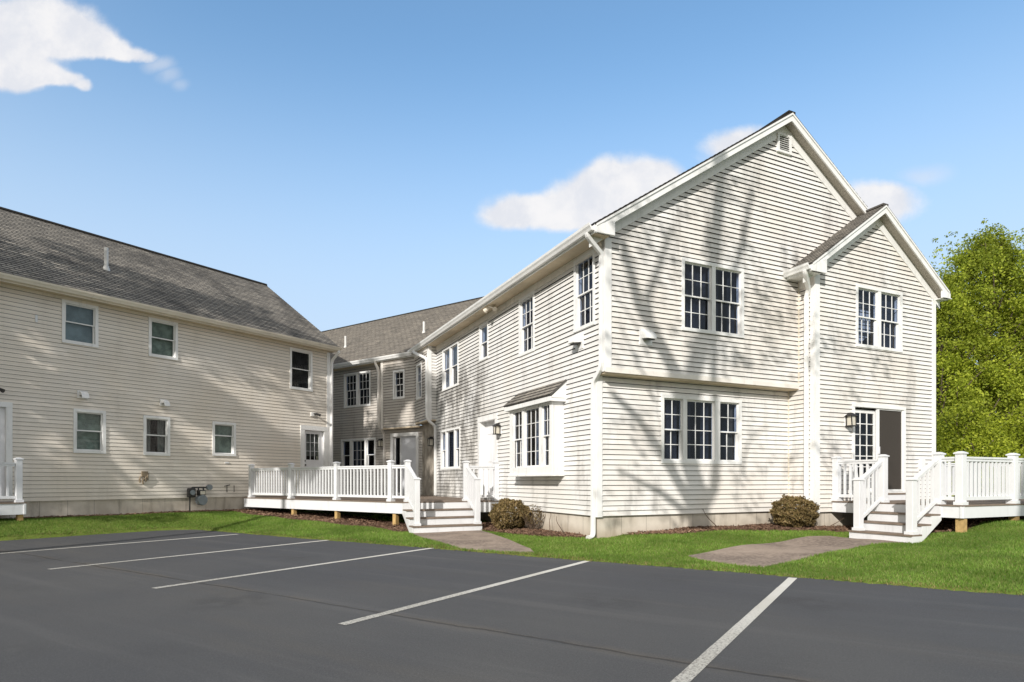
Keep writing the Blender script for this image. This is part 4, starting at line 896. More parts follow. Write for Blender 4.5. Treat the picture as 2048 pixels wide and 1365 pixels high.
MU2 = smooth_poly([tuple(rw(0.55, 0.03)[:2]), tuple(rw(0.7, -0.25)[:2]), tuple(rw(1.8, -0.60)[:2]), tuple(rw(3.3, -0.62)[:2]), tuple(rw(4.4, -1.0)[:2]), tuple(rw(5.2, -1.35)[:2]), tuple(rw(5.7, -1.5)[:2]), tuple(rw(6.2, -0.6)[:2]), tuple(rw(5.1, 0.1)[:2])], 1)
MU3 = [(-2.75, 14.75), (-4.2, 15.75), (-6.3, 17.2), (-8.2, 18.75), (-9.0, 19.7), (-8.3, 20.2), (-5, 18.6), (-2.6, 16.0), (-2.3, 15.1)]
MU4 = [tuple(lw(-6, -0.35)[:2]), tuple(lw(-3, -0.26)[:2]), tuple(lw(-1, -0.35)[:2]), tuple(lw(0.3, -0.6)[:2]), tuple(lw(0.4, 0.1)[:2]), tuple(lw(-6.2, 0.1)[:2])]
MU5 = [tuple(rw(5.75, -0.75)[:2]), tuple(rw(5.8, -3.2)[:2]), tuple(rw(11, -3.0)[:2]), tuple(rw(11, -0.5)[:2])]
MULCH = [MU1, MU2, MU3, MU4, MU5]
for m_ in MULCH: tag(patch('mulch_bed', m_, M['soil'], 0.012), kind='structure')
def inpoly(poly, x, y):
    ins = np.zeros(len(x), bool); n = len(poly)
    for i in range(n):
        x0, y0 = poly[i]; x1, y1 = poly[(i+1) % n]
        if y0 == y1: continue
        c = ((y0 > y) != (y1 > y)) & (x < (x1-x0)*(y-y0)/(y1-y0)+x0); ins ^= c
    return ins
def in_house(x, y):
    out = np.zeros(len(x), bool)
    for (o, a, rx0, rx1, ry0, ry1) in ((R0, 25, 0, 9.5, 0, 18), (R0, 25, 5.2, 9.5, -0.7, 0), (L0, 55, -13, 3.4, 0, 8), (B0, -35, -8, 0, 0, 9)):
        c, s = math.cos(rad(a)), math.sin(rad(a)); dx, dy = x-o[0], y-o[1]; lx, ly = c*dx+s*dy, -s*dx+c*dy
        out |= (lx > rx0) & (lx < rx1) & (ly > ry0) & (ly < ry1)
    return out
def visible(x, y): return (np.abs(x) < 0.90*y+0.6) & (y > 5)
def blades(name, n, region, mat, hmin, hmax, wid, keep):
    x = RNG.uniform(region[0], region[1], n); y = RNG.uniform(region[2], region[3], n)
    k = keep(x, y) & ~in_house(x, y); x, y = x[k], y[k]; n = len(x); z = gh(x, y)
    th = RNG.uniform(0, 2*np.pi, n); hh = RNG.uniform(hmin, hmax, n)*(0.75+0.5*(np.sin(x*1.7)*np.cos(y*1.9)*.5+.5)); w = wid*RNG.uniform(0.6, 1.3, n)
    lx, ly = RNG.normal(0, 0.45, n)*hh, RNG.normal(0, 0.45, n)*hh
    v = np.zeros((n, 3, 3)); cx, cy = np.cos(th)*w, np.sin(th)*w
    v[:, 0] = np.stack([x-cx, y-cy, z-0.006], 1); v[:, 1] = np.stack([x+cx, y+cy, z-0.006], 1); v[:, 2] = np.stack([x+lx, y+ly, z+hh], 1)
    return obj_np(name, v.reshape(-1, 3), 3, mat)
def bare(x, y):
    b = inpoly(P1, x, y) | inpoly(P2, x, y)
    for m_ in MULCH: b |= inpoly(m_, x, y)
    return b
tag(blades('grass', 900000, (-13, 14, 5.5, 22), M['grass'], 0.020, 0.044, 0.0065, lambda x, y: (lot_d(x, y) > 0.02) & visible(x, y) & ~bare(x, y)), 'short bright green lawn grass around the houses', 'grass', kind='stuff')
tag(blades('grass', 420000, (-13, 14, 5.5, 22), M['grass_dry'], 0.015, 0.040, 0.006, lambda x, y: (lot_d(x, y) > -0.06) & (lot_d(x, y) < 0.16+0.1*np.sin(x*3)) & visible(x, y) & ~bare(x, y)), 'dry yellowed grass along the asphalt edge', 'dry grass', kind='stuff')
def chips(polys, n):
    vs = []
    for poly in polys:
        xs = [p[0] for p in poly]; ys = [p[1] for p in poly]
        x = RNG.uniform(min(xs), max(xs), n); y = RNG.uniform(min(ys), max(ys), n); k = inpoly(poly, x, y); x, y = x[k], y[k]; m = len(x)
        z = gh(x, y)+0.012+RNG.uniform(0, 0.03, m); a = RNG.normal(0, 1, (m, 3)); a[:, 2] *= 0.35; a /= np.linalg.norm(a, axis=1)[:, None]
        b = np.cross(a, RNG.normal(0, 1, (m, 3))); b /= np.linalg.norm(b, axis=1)[:, None]
        L_ = RNG.uniform(0.012, 0.045, m)[:, None]; W_ = RNG.uniform(0.005, 0.012, m)[:, None]; c = np.stack([x, y, z], 1)
        vs.append(np.stack([c-a*L_-b*W_, c+a*L_-b*W_, c+a*L_+b*W_, c-a*L_+b*W_], 1))
    return np.concatenate(vs).reshape(-1, 3)
tag(obj_np('mulch_chips', chips(MULCH, 14000), 4, M['chips']), 'loose brown bark mulch chips along the house walls', 'mulch', kind='stuff')

# ================================================================ DECKS
def rail_section(deck, a, b, zf, top=0.92, low=0.09, spacing=0.135, skip=0.07):
    """railing between two posts at a and b (world xy); zf floor heights at both ends"""
    a, b = Vector((a[0], a[1], 0)), Vector((b[0], b[1], 0)); L_ = (b-a).length; t = (b-a)/L_; n = Vector((-t.y, t.x, 0))
    z0, z1 = zf if isinstance(zf, tuple) else (zf, zf)
    def P(s, d, h): 
        q = a+t*s+n*d; return (q.x, q.y, z0+(z1-z0)*s/L_+h)
    mb = MB()
    def bar(d, h0, h1):
        mb.hexa([P(skip, -d, h0), P(L_-skip, -d, h0), P(L_-skip, d, h0), P(skip, d, h0), P(skip, -d, h1), P(L_-skip, -d, h1), P(L_-skip, d, h1), P(skip, d, h1)])
    bar(0.045, top-0.035, top); bar(0.028, top-0.085, top-0.030)
    rl = mb.build('railing', M['vinyl'], deck); rl.matrix_parent_inverse = deck.matrix_world.inverted() if False else rl.matrix_parent_inverse
    mb = MB(); bar(0.028, low-0.005, low+0.06); mb.build('bottom_rail', M['vinyl'], rl)
    nb = max(1, int(round((L_-2*skip)/spacing))-1); me = None
    for i in range(nb):
        s = skip+(L_-2*skip)*(i+1)/(nb+1)
        zb = z0+(z1-z0)*s/L_
        if me is None:
            m2 = MB(); hw = 0.02
            c, sn = t.x, t.y; sl = (z1-z0)/L_
            def Q(u, v, h): return (c*u-sn*v, sn*u+c*v, h+sl*u)
            m2.hexa([Q(-hw, -hw, low+0.055), Q(hw, -hw, low+0.055), Q(hw, hw, low+0.055), Q(-hw, hw, low+0.055), Q(-hw, -hw, top-0.08), Q(hw, -hw, top-0.08), Q(hw, hw, top-0.08), Q(-hw, hw, top-0.08)])
            o = m2.build('baluster', M['vinyl'], rl); me = o.data
        else:
            o = bpy.data.objects.new('baluster', me); COL.objects.link(o); o.parent = rl
        q = a+t*s; o.location = (q.x, q.y, zb)
    return rl
def post(deck, x, y, z0, z1, rz, w=0.125):
    c, s = math.cos(rz), math.sin(rz); F = Fr((x, y), (c, s), (-s, c)); h = w/2
    mb = MB(); mb.box(F, -h, h, -h, h, z0, z1-0.05); p = bevel(mb.build('post', M['vinyl'], deck), 0.008)
    mb = MB(); k = h+0.018; zc = z1-0.05
    mb.box(F, -k, k, -k, k, zc, zc+0.022)
    mb.hexa([F.P(-k, -k, zc+.022), F.P(k, -k, zc+.022), F.P(k, k, zc+.022), F.P(-k, k, zc+.022), F.P(-.03, -.03, z1), F.P(.03, -.03, z1), F.P(.03, .03, z1), F.P(-.03, .03, z1)])
    mb.build('post_cap', M['vinyl'], p)
    mb = MB(); mb.box(F, -k, k, -k, k, z0, z0+0.06); mb.build('post_skirt', M['vinyl'], p); return p
def support(deck, x, y, z1, rz=0.0, w=0.11):
    c, s = math.cos(rz), math.sin(rz); F = Fr((x, y), (c, s), (-s, c)); h = w/2
    mb = MB(); mb.box(F, -h, h, -h, h, gz1(x, y)-0.15, z1); return mb.build('support_post', M['lumber'], deck)
def deck_floor(deck, poly, z, bdir, name='floor'):
    """brown boards following bdir, clipped to the deck outline"""
    bm = bmesh.new(); vs = [bm.verts.new((x, y, z)) for x, y in poly]; f = bm.faces.new(vs); n = Vector((-bdir[1], bdir[0], 0)).normalized()
    ext = [Vector((x, y, 0)).dot(n) for x, y in poly]; t = min(ext)+0.14
    while t < max(ext):
        bmesh.ops.bisect_plane(bm, geom=bm.verts[:]+bm.edges[:]+bm.faces[:], plane_co=n*t+Vector((0, 0, z)), plane_no=n); t += 0.14
    bmesh.ops.split_edges(bm, edges=[e for e in bm.edges if len(e.link_faces) == 2])
    for f in bm.faces[:]:
        c = f.calc_center_median()
        for v in f.verts: 
            dd = (v.co-c).dot(n); v.co -= n*(0.004 if dd > 0 else -0.004)
    ex = bmesh.ops.extrude_face_region(bm, geom=bm.faces[:])
    for v in [g for g in ex['geom'] if isinstance(g, bmesh.types.BMVert)]: v.co.z -= 0.028
    bmesh.ops.recalc_face_normals(bm, faces=bm.faces[:])
    me = bpy.data.meshes.new(name); bm.to_mesh(me); bm.free(); me.materials.append(M['tread']); o = bpy.data.objects.new(name, me); COL.objects.link(o); o.parent = deck; return o
def fascia(deck, a, b, z0, z1, inset=0.03, th=0.035):
    a, b = Vector((a[0], a[1])), Vector((b[0], b[1])); t = (b-a).normalized(); F = Fr((a.x, a.y), (t.x, t.y), (-t.y, t.x))
    mb = MB(); mb.box(F, 0, (b-a).length, inset, inset+th, z0, z1); return mb.build('fascia_board', M['vinyl'], deck)
def stairs(deck, F, u0, u1, ztop, zbot, n, tread=0.28):
    """flight descending along +d of frame F from d=0; u0..u1 wide; n risers"""
    rise = (ztop-zbot)/n; st = empty('stairs', (0, 0, 0)); st.parent = deck
    for i in range(n):
        d = i*tread; z1 = ztop-i*rise
        mb = MB(); mb.box(F, u0, u1, d-0.02, d, z1-rise-(0.06 if i == n-1 else 0.0), z1-0.031-(0.001 if i else 0)); mb.build('riser', M['vinyl'], st)
        if i < n-1:
            mb = MB(); mb.box(F, u0-0.035, u1+0.035, d+0.001, d+tread+0.03, z1-rise-0.03, z1-rise); mb.build('tread', M['tread'], st)
    D = (n-1)*tread
    for ua in (u0-0.04, u1+0.002):
        mb = MB(); mb.prism(Fr(F.P(ua, 0, 0)[:2], F.n, F.ex), [(-0.02, ztop-0.30), (-0.02, ztop-0.035), (0.0, ztop-0.035)] + [p for i in range(n-1) for p in ((i*tread+0.0, ztop-(i+1)*rise-0.032), ((i+1)*tread, ztop-(i+1)*rise-0.032))] + [(D, zbot-0.04), (D-0.14, zbot-0.04)], 0.0, 0.038)
        mb.build('stringer', M['vinyl'], st)
    return st
# ---- middle deck
D1 = empty('courtyard_deck', (0, 0, 0)); tag(D1, 'raised white railed deck in the inner corner with four steps to the walk', 'deck')
zf = 0.755
C1, C2, EE = tuple(rw(0, 4.70)[:2]), tuple(rw(-2.58, 4.70)[:2]), (-8.50, 19.55)
poly1 = [C1, C2, EE, tuple(lw(0.02, -0.05)[:2]), tuple(lw(3.30, -0.05)[:2]), (-6.0, 24.4), (-3.4, 22.62), tuple(rw(-0.04, 11.6)[:2])]
t1 = (Vector(EE)-Vector(C2)).normalized()
deck_floor(D1, poly1, zf, t1)
fascia(D1, EE, C2, 0.46, zf-0.03, -0.045 if False else 0.02); fascia(D1, tuple(lw(0.02, -0.05)[:2]), EE, 0.46, zf-0.03, 0.02)
fascia(D1, tuple(rw(-0.84, 4.70)[:2]), C1, 0.46, zf-0.03, 0.02)
rz1 = math.atan2(t1.y, t1.x)
def d1(s, inn=0.09): p = Vector(C2)+t1*s+Vector((t1.y, -t1.x))*inn; return (p.x, p.y)
S_POST = [0.60, 2.75, 4.85, 6.95]
inn = 0.09
if (Vector(d1(1))-Vector((-4, 20))).length > (Vector(C2)+t1*1-Vector((-4, 20))).length: inn = -0.09
for s in S_POST: post(D1, *d1(s, inn), zf, zf+1.05, rz1)
ps = tuple(rw(-2.49, 4.78)[:2]); post(D1, *ps, zf, zf+1.05, rad(25))
for a, b in zip(S_POST[:-1], S_POST[1:]): rail_section(D1, d1(a, inn), d1(b, inn), zf)
rail_section(D1, ps, d1(S_POST[0], inn), zf)
pr, pw = tuple(rw(-0.94, 4.78)[:2]), tuple(rw(-0.08, 4.78)[:2]); post(D1, *pr, zf, zf+1.05, rad(25)); post(D1, *pw, zf, zf+1.05, rad(25)); rail_section(D1, pr, pw, zf)
for s in (0.45, 2.75, 4.75): support(D1, *d1(s, inn*1.3), 0.72, rz1)
FST1 = Fr(tuple(rw(0, 4.70)[:2]), (math.cos(rad(25)), math.sin(rad(25))), (math.sin(rad(25)), -math.cos(rad(25))))
stairs(D1, FST1, -2.60, -0.90, zf, 0.03, 4)
n1, n2 = tuple(rw(-2.49, 3.96)[:2]), tuple(rw(-0.95, 3.96)[:2])
for q, top in ((n1, ps), (n2, pr)):
    post(D1, *q, 0.215, 1.36, rad(25)); rail_section(D1, q, top, (0.36, zf), 0.94)
# bench against the rear wall, white slats seen through the balusters
# ---- right deck
D2 = empty('garden_deck', (0, 0, 0)); tag(D2, 'white railed deck at the sliding door with steps facing the lot', 'deck')
zf2 = 0.83; dx0, dy0, dy1, dx1 = 5.71, -0.74, -3.46, 11.2
poly2 = [tuple(rw(dx0, dy0)[:2]), tuple(rw(dx0, dy1)[:2]), tuple(rw(dx1, dy1)[:2]), tuple(rw(dx1, dy0)[:2])]
bd2 = (math.cos(rad(25)), math.sin(rad(25))); deck_floor(D2, poly2, zf2, bd2)
fascia(D2, poly2[0], poly2[1], 0.585, zf2-0.03, 0.02); fascia(D2, poly2[1], poly2[2], 0.585, zf2-0.03, 0.02); fascia(D2, poly2[2], poly2[3], 0.585, zf2-0.03, 0.02)
def r2(x, y): return tuple(rw(x, y)[:2])
px_, pyf = dx0+0.09, dy1+0.09
LP = [r2(px_, dy0-0.06), r2(px_, -1.87), r2(px_, -2.98), r2(px_, pyf)]
for q in LP: post(D2, *q, zf2, zf2+1.0, rad(25), 0.135)
FP = [r2(px_, pyf), r2(7.52, pyf), r2(9.3, pyf), r2(11.1, pyf)]
for q in FP[1:]: post(D2, *q, zf2, zf2+1.0, rad(25), 0.135)
BP = [r2(9.62, dy0-0.08), r2(11.1, dy0-0.08)]
for q in BP: post(D2, *q, zf2, zf2+1.0, rad(25), 0.135)
rail_section(D2, LP[0], LP[1], zf2, 0.90); rail_section(D2, LP[2], LP[3], zf2, 0.90, skip=0.05)
for a, b in zip(FP[:-1], FP[1:]): rail_section(D2, a, b, zf2, 0.90)
rail_section(D2, BP[0], BP[1], zf2, 0.90); rail_section(D2, BP[1], FP[3], zf2, 0.90)
for (x, y) in ((px_+0.05, pyf+0.02), (7.6, pyf+0.02), (9.4, pyf+0.02), (11, pyf+0.02), (8.5, -1.2)): support(D2, *r2(x, y), 0.80, rad(25), 0.13)
FST2 = Fr(r2(dx0, 0), (math.sin(rad(25)), -math.cos(rad(25))), (-math.cos(rad(25)), -math.sin(rad(25))))
stairs(D2, FST2, 1.83, 3.03, zf2, 0.095, 4)
for y, up in ((-1.90, LP[1]), (-2.96, LP[2])):
    q = r2(5.00, y); post(D2, *q, 0.275, 1.34, rad(25), 0.135); rail_section(D2, q, up, (0.36, zf2), 0.92)
mb = MB(); mb.box(F_J, 1.30, 3.05, 0.05, 0.36, zf2+0.002, zf2+0.135); o = mb.build('door_step', M['vinyl'], D2); o.matrix_world = RH.matrix_world if False else o.matrix_world
o.location = (R0[0], R0[1], 0); o.rotation_euler = (0, 0, rad(25))
mb = MB(); mb.box(F_J, 1.28, 3.07, 0.04, 0.38, zf2+0.136, zf2+0.16); o = mb.build('step_tread', M['tread'], D2); o.location = (R0[0], R0[1], 0); o.rotation_euler = (0, 0, rad(25))
# ---- left deck at the frame edge
D3 = empty('entry_deck', (0, 0, 0)); tag(D3, 'small white entry deck and rail post at the left door of the tan house', 'deck')
zf3 = 0.78
poly3 = [tuple(lw(-6.12, -0.03)[:2]), tuple(lw(-10, -0.03)[:2]), tuple(lw(-10, -1.10)[:2]), tuple(lw(-6.12, -1.10)[:2])]
deck_floor(D3, poly3, zf3, (math.cos(rad(55)), math.sin(rad(55))))
fascia(D3, poly3[2], poly3[3], 0.50, zf3-0.03, 0.02); fascia(D3, poly3[3], poly3[0], 0.50, zf3-0.03, 0.02)
q3 = tuple(lw(-6.24, -0.98)[:2]); q4 = tuple(lw(-9.0, -0.98)[:2]); q5 = tuple(lw(-6.24, -0.10)[:2])
post(D3, *q3, zf3, zf3+1.04, rad(55)); post(D3, *q4, zf3, zf3+1.04, rad(55)); rail_section(D3, q4, q3, zf3)
support(D3, *lw(-6.22, -0.98)[:2], 0.75, rad(55)); support(D3, *lw(-9, -0.98)[:2], 0.75, rad(55))
# white metal garden chair standing on the right deck behind the rail
CH = empty('garden_chair', tuple(rw(6.25, -1.12, zf2)), rad(25+15)); tag(CH, 'white metal garden chair with round arched back on the deck by the sliding door', 'chair')
mb = MB()
for a in np.linspace(0, 2*math.pi, 25)[:-1]: pass
mb.tube([(0.2*math.cos(a), 0.2*math.sin(a), 0.44) for a in np.linspace(0, 2*math.pi, 19)], 0.012, 6)
for k_ in range(-3, 4): 
    x = k_*0.055; h_ = math.sqrt(max(0.0, 0.2**2-x*x)); mb.box(XY, x-0.012, x+0.012, -h_, h_, 0.436, 0.446)
mb.build('seat', M['vinyl'], CH)
mb = MB(); mb.tube([(0.19*math.cos(a), 0.19+0.04*math.sin(a), 0.45+0.42*max(0, math.sin(a))**0.7) for a in np.linspace(0, math.pi, 15)], 0.013, 6)
for k_ in (-0.5, 0, 0.5): mb.tube([(0.19*k_, 0.19, 0.45), (0.19*k_, 0.225, 0.45+0.42*math.sqrt(1-k_*k_)-0.01)], 0.009, 6)
mb.build('backrest', M['vinyl'], CH)
for (sx_, sy_) in ((-1, -1), (1, -1), (-1, 1), (1, 1)):
    mb = MB(); mb.tube([(0.13*sx_, 0.13*sy_, 0.44), (0.16*sx_, 0.17*sy_, 0.22), (0.17*sx_, 0.19*sy_, 0.0)], 0.012, 6); mb.build('leg', M['vinyl'], CH)

# ================================================================ PLANTS
def leaf_cloud(centres, radii, n_each, size, squash=1.0):
    """leaf quads scattered through clumps"""
    vs = []
    for (c, rr, n) in zip(centres, radii, n_each):
        d = RNG.normal(0, 1, (n, 3)); d /= np.linalg.norm(d, axis=1)[:, None]; d *= (RNG.uniform(0.15, 1, n)**0.5)[:, None]*rr; d[:, 2] *= squash
        p = np.asarray(c)+d
        a = RNG.normal(0, 1, (n, 3)); a /= np.linalg.norm(a, axis=1)[:, None]; b = np.cross(a, RNG.normal(0, 1, (n, 3))); b /= np.linalg.norm(b, axis=1)[:, None]
        s = (size*RNG.uniform(0.6, 1.35, n))[:, None]
        vs.append(np.stack([p-a*s, p-b*s*0.55, p+a*s, p+b*s*0.55], 1))
    return np.concatenate(vs).reshape(-1, 3)
def limb(mb, p0, p1, r0, r1, bend=0.12, n=5, seed=0):
    rr = random.Random(seed); p0, p1 = Vector(p0), Vector(p1); L_ = (p1-p0).length; pts = []
    o = Vector((rr.uniform(-1, 1), rr.uniform(-1, 1), rr.uniform(-.4, .6)))*bend*L_
    for i in range(n+1):
        t = i/n; pts.append(p0.lerp(p1, t)+o*math.sin(math.pi*t)+Vector((rr.uniform(-1, 1), rr.uniform(-1, 1), 0))*0.02*L_*(0 < i < n))
    mb.tube(pts, [r0+(r1-r0)*i/n for i in range(n+1)], 7, cap=True); return pts
def crown_tree(name, label, x, y, h, cr, base, leaf, n_clump, per, lsize, seed, trunk_r=0.2, group=None, cat='tree', clump=1.0, shape=1.0, top=0.0):
    g0 = gz1(x, y) if abs(x) < 18 and 3 < y < 27 else -0.3
    T = empty(name, (x, y, g0)); tag(T, label, cat, group); rr = random.Random(seed)
    mb = MB(); limb(mb, (0, 0, -0.2), (0.1, 0.1, h*0.86), trunk_r, trunk_r*0.22, 0.02, 8, seed)
    cs, rs, ns = [], [], []
    for i in range(n_clump):
        t = (i+0.5)/n_clump; z = base+(h-base)*(1-(1-t)**1.0)
        f = (z-base)/(h-base); wr = cr*min(1.0, (f+0.22)*2.6)*max(0.02, 1-f)**0.52*shape
        a = i*2.399963+rr.uniform(-.4, .4); q = wr*math.sqrt(rr.uniform(0.12, 1.0))
        c = (q*math.cos(a), q*math.sin(a), z+rr.uniform(-.5, .5)); cs.append(c); k_ = clump*rr.uniform(0.6, 1.25)*(1.0-0.35*f); rs.append(k_); ns.append(int(per*k_*k_/(clump*clump)*rr.uniform(0.6, 1.2)))
        if i % 3 == 0: limb(mb, (0.03, 0.03, max(base*0.5, z-q*0.9-0.6)), c, trunk_r*0.32*(1-f*0.6), 0.02, 0.10, 4, seed+i)
    for i in range(int(top)):
        a = rr.uniform(0, 6.28); q = cr*0.8*math.sqrt(rr.random()); z0_ = h*(0.93-0.28*(q/cr)**2); zz = z0_+rr.uniform(0.7, 2.0)
        for k_ in range(5): cs.append((q*math.cos(a)+rr.uniform(-.1, .1)*k_, q*math.sin(a), z0_+(zz-z0_)*k_/4)); rs.append(0.38-0.055*k_); ns.append(int(per*0.06))
    mb.build('trunk', M['bark'], T); o = obj_np('crown', leaf_cloud(cs, rs, ns, lsize, 0.8), 4, M[leaf], T); return T
crown_tree('leafy_tree', 'tall yellow-green spring tree rising behind the right deck', 21.9, 28.5, 12.6, 4.4, 0.6, 'leaf_spring', 760, 330, 0.058, 11, 0.24, 'trees beyond the right deck', clump=0.72, top=60)
crown_tree('leafy_tree', 'second yellow-green tree cut by the right edge, behind the deck', 25.6, 30.0, 10.8, 4.4, 0.6, 'leaf_spring', 560, 330, 0.058, 23, 0.24, 'trees beyond the right deck', clump=0.75, top=50)
crown_tree('leafy_tree', 'lower dense tree beside the right house wall, behind the corner', 18.9, 27.5, 10.4, 3.2, 0.3, 'leaf_spring', 400, 300, 0.058, 37, 0.2, 'trees beyond the right deck', clump=0.68, top=24)
for i, (x, y, h_, cr) in enumerate(((16.5, 22.5, 3.4, 1.9), (19.3, 23.5, 3.9, 2.1), (22.4, 25.0, 3.6, 2.2))):
    crown_tree('hedge_shrub', ['fresh green shrub nearest the right house corner', 'fresh green shrub in the middle of the row behind the deck', 'fresh green shrub at the right end of the row behind the deck'][i], x, y, h_, cr, 0.1, 'leaf_hedge', 130, 300, 0.052, 50+i, 0.07, 'shrubs behind the right deck', 'shrub', clump=0.75)
def trimmed_bush(x, y, rx, ry, h, n, label, seed):
    g0 = gz1(x, y); B_ = empty('trimmed_bush', (x, y, g0)); tag(B_, label, 'bush', 'trimmed bushes')
    mb = MB(); rr = random.Random(seed)
    for i in range(26):
        a = rr.uniform(0, 6.28); q = rr.uniform(0.2, 0.8); limb(mb, (rr.uniform(-.05, .05), rr.uniform(-.05, .05), -0.05), (rx*q*math.cos(a), ry*q*math.sin(a), h*rr.uniform(.35, .85)), 0.012, 0.004, 0.1, 3, seed+i)
    mb.build('branches', M['twig'], B_)
    d = RNG.normal(0, 1, (n, 3)); d /= np.linalg.norm(d, axis=1)[:, None]; k_ = RNG.uniform(0.55, 1.0, n)**0.35; bumpy = 1+0.09*np.sin(d[:, 0]*9+seed)*np.cos(d[:, 1]*8)+0.07*np.sin(d[:, 2]*11+d[:, 0]*5)+RNG.normal(0, 0.03, n)
    p = d*(k_*bumpy)[:, None]*np.array([rx, ry, h*0.5]); p[:, 2] += h*0.52; p[:, 2] = np.maximum(p[:, 2], 0.05)
    a = RNG.normal(0, 1, (n, 3)); a /= np.linalg.norm(a, axis=1)[:, None]; b = np.cross(a, RNG.normal(0, 1, (n, 3))); b /= np.linalg.norm(b, axis=1)[:, None]; s = RNG.uniform(0.016, 0.034, n)[:, None]
    obj_np('foliage', np.stack([p-a*s, p-b*s*.6, p+a*s, p+b*s*.6], 1).reshape(-1, 3), 4, M['leaf_bush'], B_); return B_
b1 = rw(-0.50, 3.0); trimmed_bush(b1.x, b1.y, 0.46, 0.46, 0.74, 7500, 'bronze-green trimmed bush beside the courtyard deck steps', 3)
b2 = rw(4.64, -0.66); trimmed_bush(b2.x, b2.y, 0.47, 0.44, 0.70, 8000, 'round bronze-green trimmed bush under the overhang by the front wall', 5)
# sparse dry shrub and a few bare twigs at the foundation
sp = rw(-0.22, 2.35); S_ = empty('dry_shrub', (sp.x, sp.y, gz1(sp.x, sp.y))); tag(S_, 'sparse twiggy dry shrub between the trimmed bush and the side wall', 'shrub')
mb = MB(); rr = random.Random(4)
for i in range(34): limb(mb, (rr.uniform(-.05, .05), rr.uniform(-.05, .05), -.03), (rr.uniform(-.28, .28), rr.uniform(-.28, .28), rr.uniform(.25, .62)), 0.007, 0.003, 0.2, 4, i)
mb.build('branches', M['twig'], S_); obj_np('foliage', leaf_cloud([(0, 0, .38)], [0.26], [500], 0.018), 4, M['leaf_bush'], S_)
for i, (x, y, tx, ty, tz, lb) in enumerate(((-0.25, 0.75, -.18, .5, .38, 'thin bare twig leaning on the side foundation near the downspout'), (2.95, -0.20, -.35, 0.05, .42, 'thin dark twig arching up at the front foundation'), (-0.25, 1.5, 0.05, .45, .45, 'thin bare twig leaning on the side foundation near the shrub'), (5.1, -0.95, .45, -.1, .25, 'bare twig lying between the round bush and the right deck'))):
    q = rw(x, y); T_ = MB(); limb(T_, (0, 0, -.02), (tx, ty, tz), 0.011, 0.004, 0.18, 5, 90+i); o = T_.build('bare_twig', M['twig'], None, loc=(q.x, q.y, gz1(q.x, q.y))); tag(o, lb, 'twig')

# trees behind the viewer, whose limbs shade the walls
def shade_tree():
    bx, by = 5.2, -2.2; T = empty('shade_tree', (bx, by, 0)); tag(T, 'tall thin-leaved tree across the lot with limbs shaped to throw branch shadows on the front gable wall', 'tree')
    mb = MB(); k_ = 15.0; off = Vector((bx, by, 0))
    def A(x, y, z): return rw(x, y, z)+SUN*k_-off  # unseen limbs and leaves placed by where their shadow lands on the wall
    fork = Vector((0.3, 0.2, 21.0)); limb(mb, (0, 0, -0.3), fork, 0.36, 0.20, 0.01, 8, 1); limb(mb, fork, (0.9, 0.0, 25.0), 0.18, 0.05, 0.04, 7, 2)
    hub = A(2.62, 0.0, 0.10)
    crest = A(3.0, -0.28, 9.6); limb(mb, fork, crest, 0.18, 0.12, 0.03, 6, 3)
    def path(pts, r0, r1):
        P_ = [Vector(p) for p in pts]; mb.tube(P_, [1.35*(r0+(r1-r0)*i/(len(P_)-1)) for i in range(len(P_))], 7)
    path([hub, A(2.58, 0, .65), A(2.52, 0, 1.1), A(2.30, 0, 1.6), A(2.15, 0, 2.3), A(2.2, -.28, 3.6), A(2.6, -.28, 4.6), A(2.75, -.28, 6.2), A(2.9, -.28, 7.6), crest], 0.17, 0.07)
    path([A(2.62, 0, .6), A(2.98, 0, 1.1), A(3.05, 0, 1.9), A(2.7, -.28, 3.6), A(2.75, -.28, 4.4), A(3.5, -.28, 6.3), A(3.8, -.28, 7.6)], 0.08, 0.03)
    path([A(2.5, 0, .55), A(2.0, 0, 1.25), A(1.45, 0, 2.0), A(0.9, 0, 2.6), A(0.35, 0, 3.0)], 0.10, 0.05)
    path([A(2.45, 0, 1.2), A(1.75, -.28, 3.4), A(1.25, -.28, 4.1), A(0.78, -.28, 4.75), A(0.6, -.28, 5.3), A(0.38, -.28, 5.95)], 0.12, 0.055)
    path([A(1.6, -.28, 3.5), A(1.1, -.28, 4.2), A(1.0, -.28, 4.9), A(1.3, -.28, 5.6), A(1.6, -.28, 6.4)], 0.07, 0.03)
    path([A(2.2, 0, .6), A(1.6, 0, 1.0), A(1.0, 0, 1.25), A(0.5, 0, 1.5)], 0.07, 0.02)
    rr = random.Random(9)
    for i in range(12):
        x, z = rr.uniform(0.3, 5.0), rr.uniform(2.2, 7.4); q = A(x, -0.1, z); limb(mb, A(x*0.6+1.0, -.1, z-1.2), q, 0.035, 0.012, 0.12, 4, 200+i)
    mb.build('trunk', M['bark'], T)
    cs = [A(rr.uniform(0.4, 5.2), -.1, rr.uniform(3.4, 7.6)) for _ in range(60)]+[A(rr.uniform(3.2, 8.8), -.1, rr.uniform(0.6, 6.2)) for _ in range(40)]+[A(rr.uniform(0.2, 2.2), -.1, rr.uniform(.5, 2.9)) for _ in range(10)]
    obj_np('crown', leaf_cloud([tuple(c) for c in cs], [0.38]*len(cs), [13]*len(cs), 0.075), 4, M['leaf_far'], T)
shade_tree()
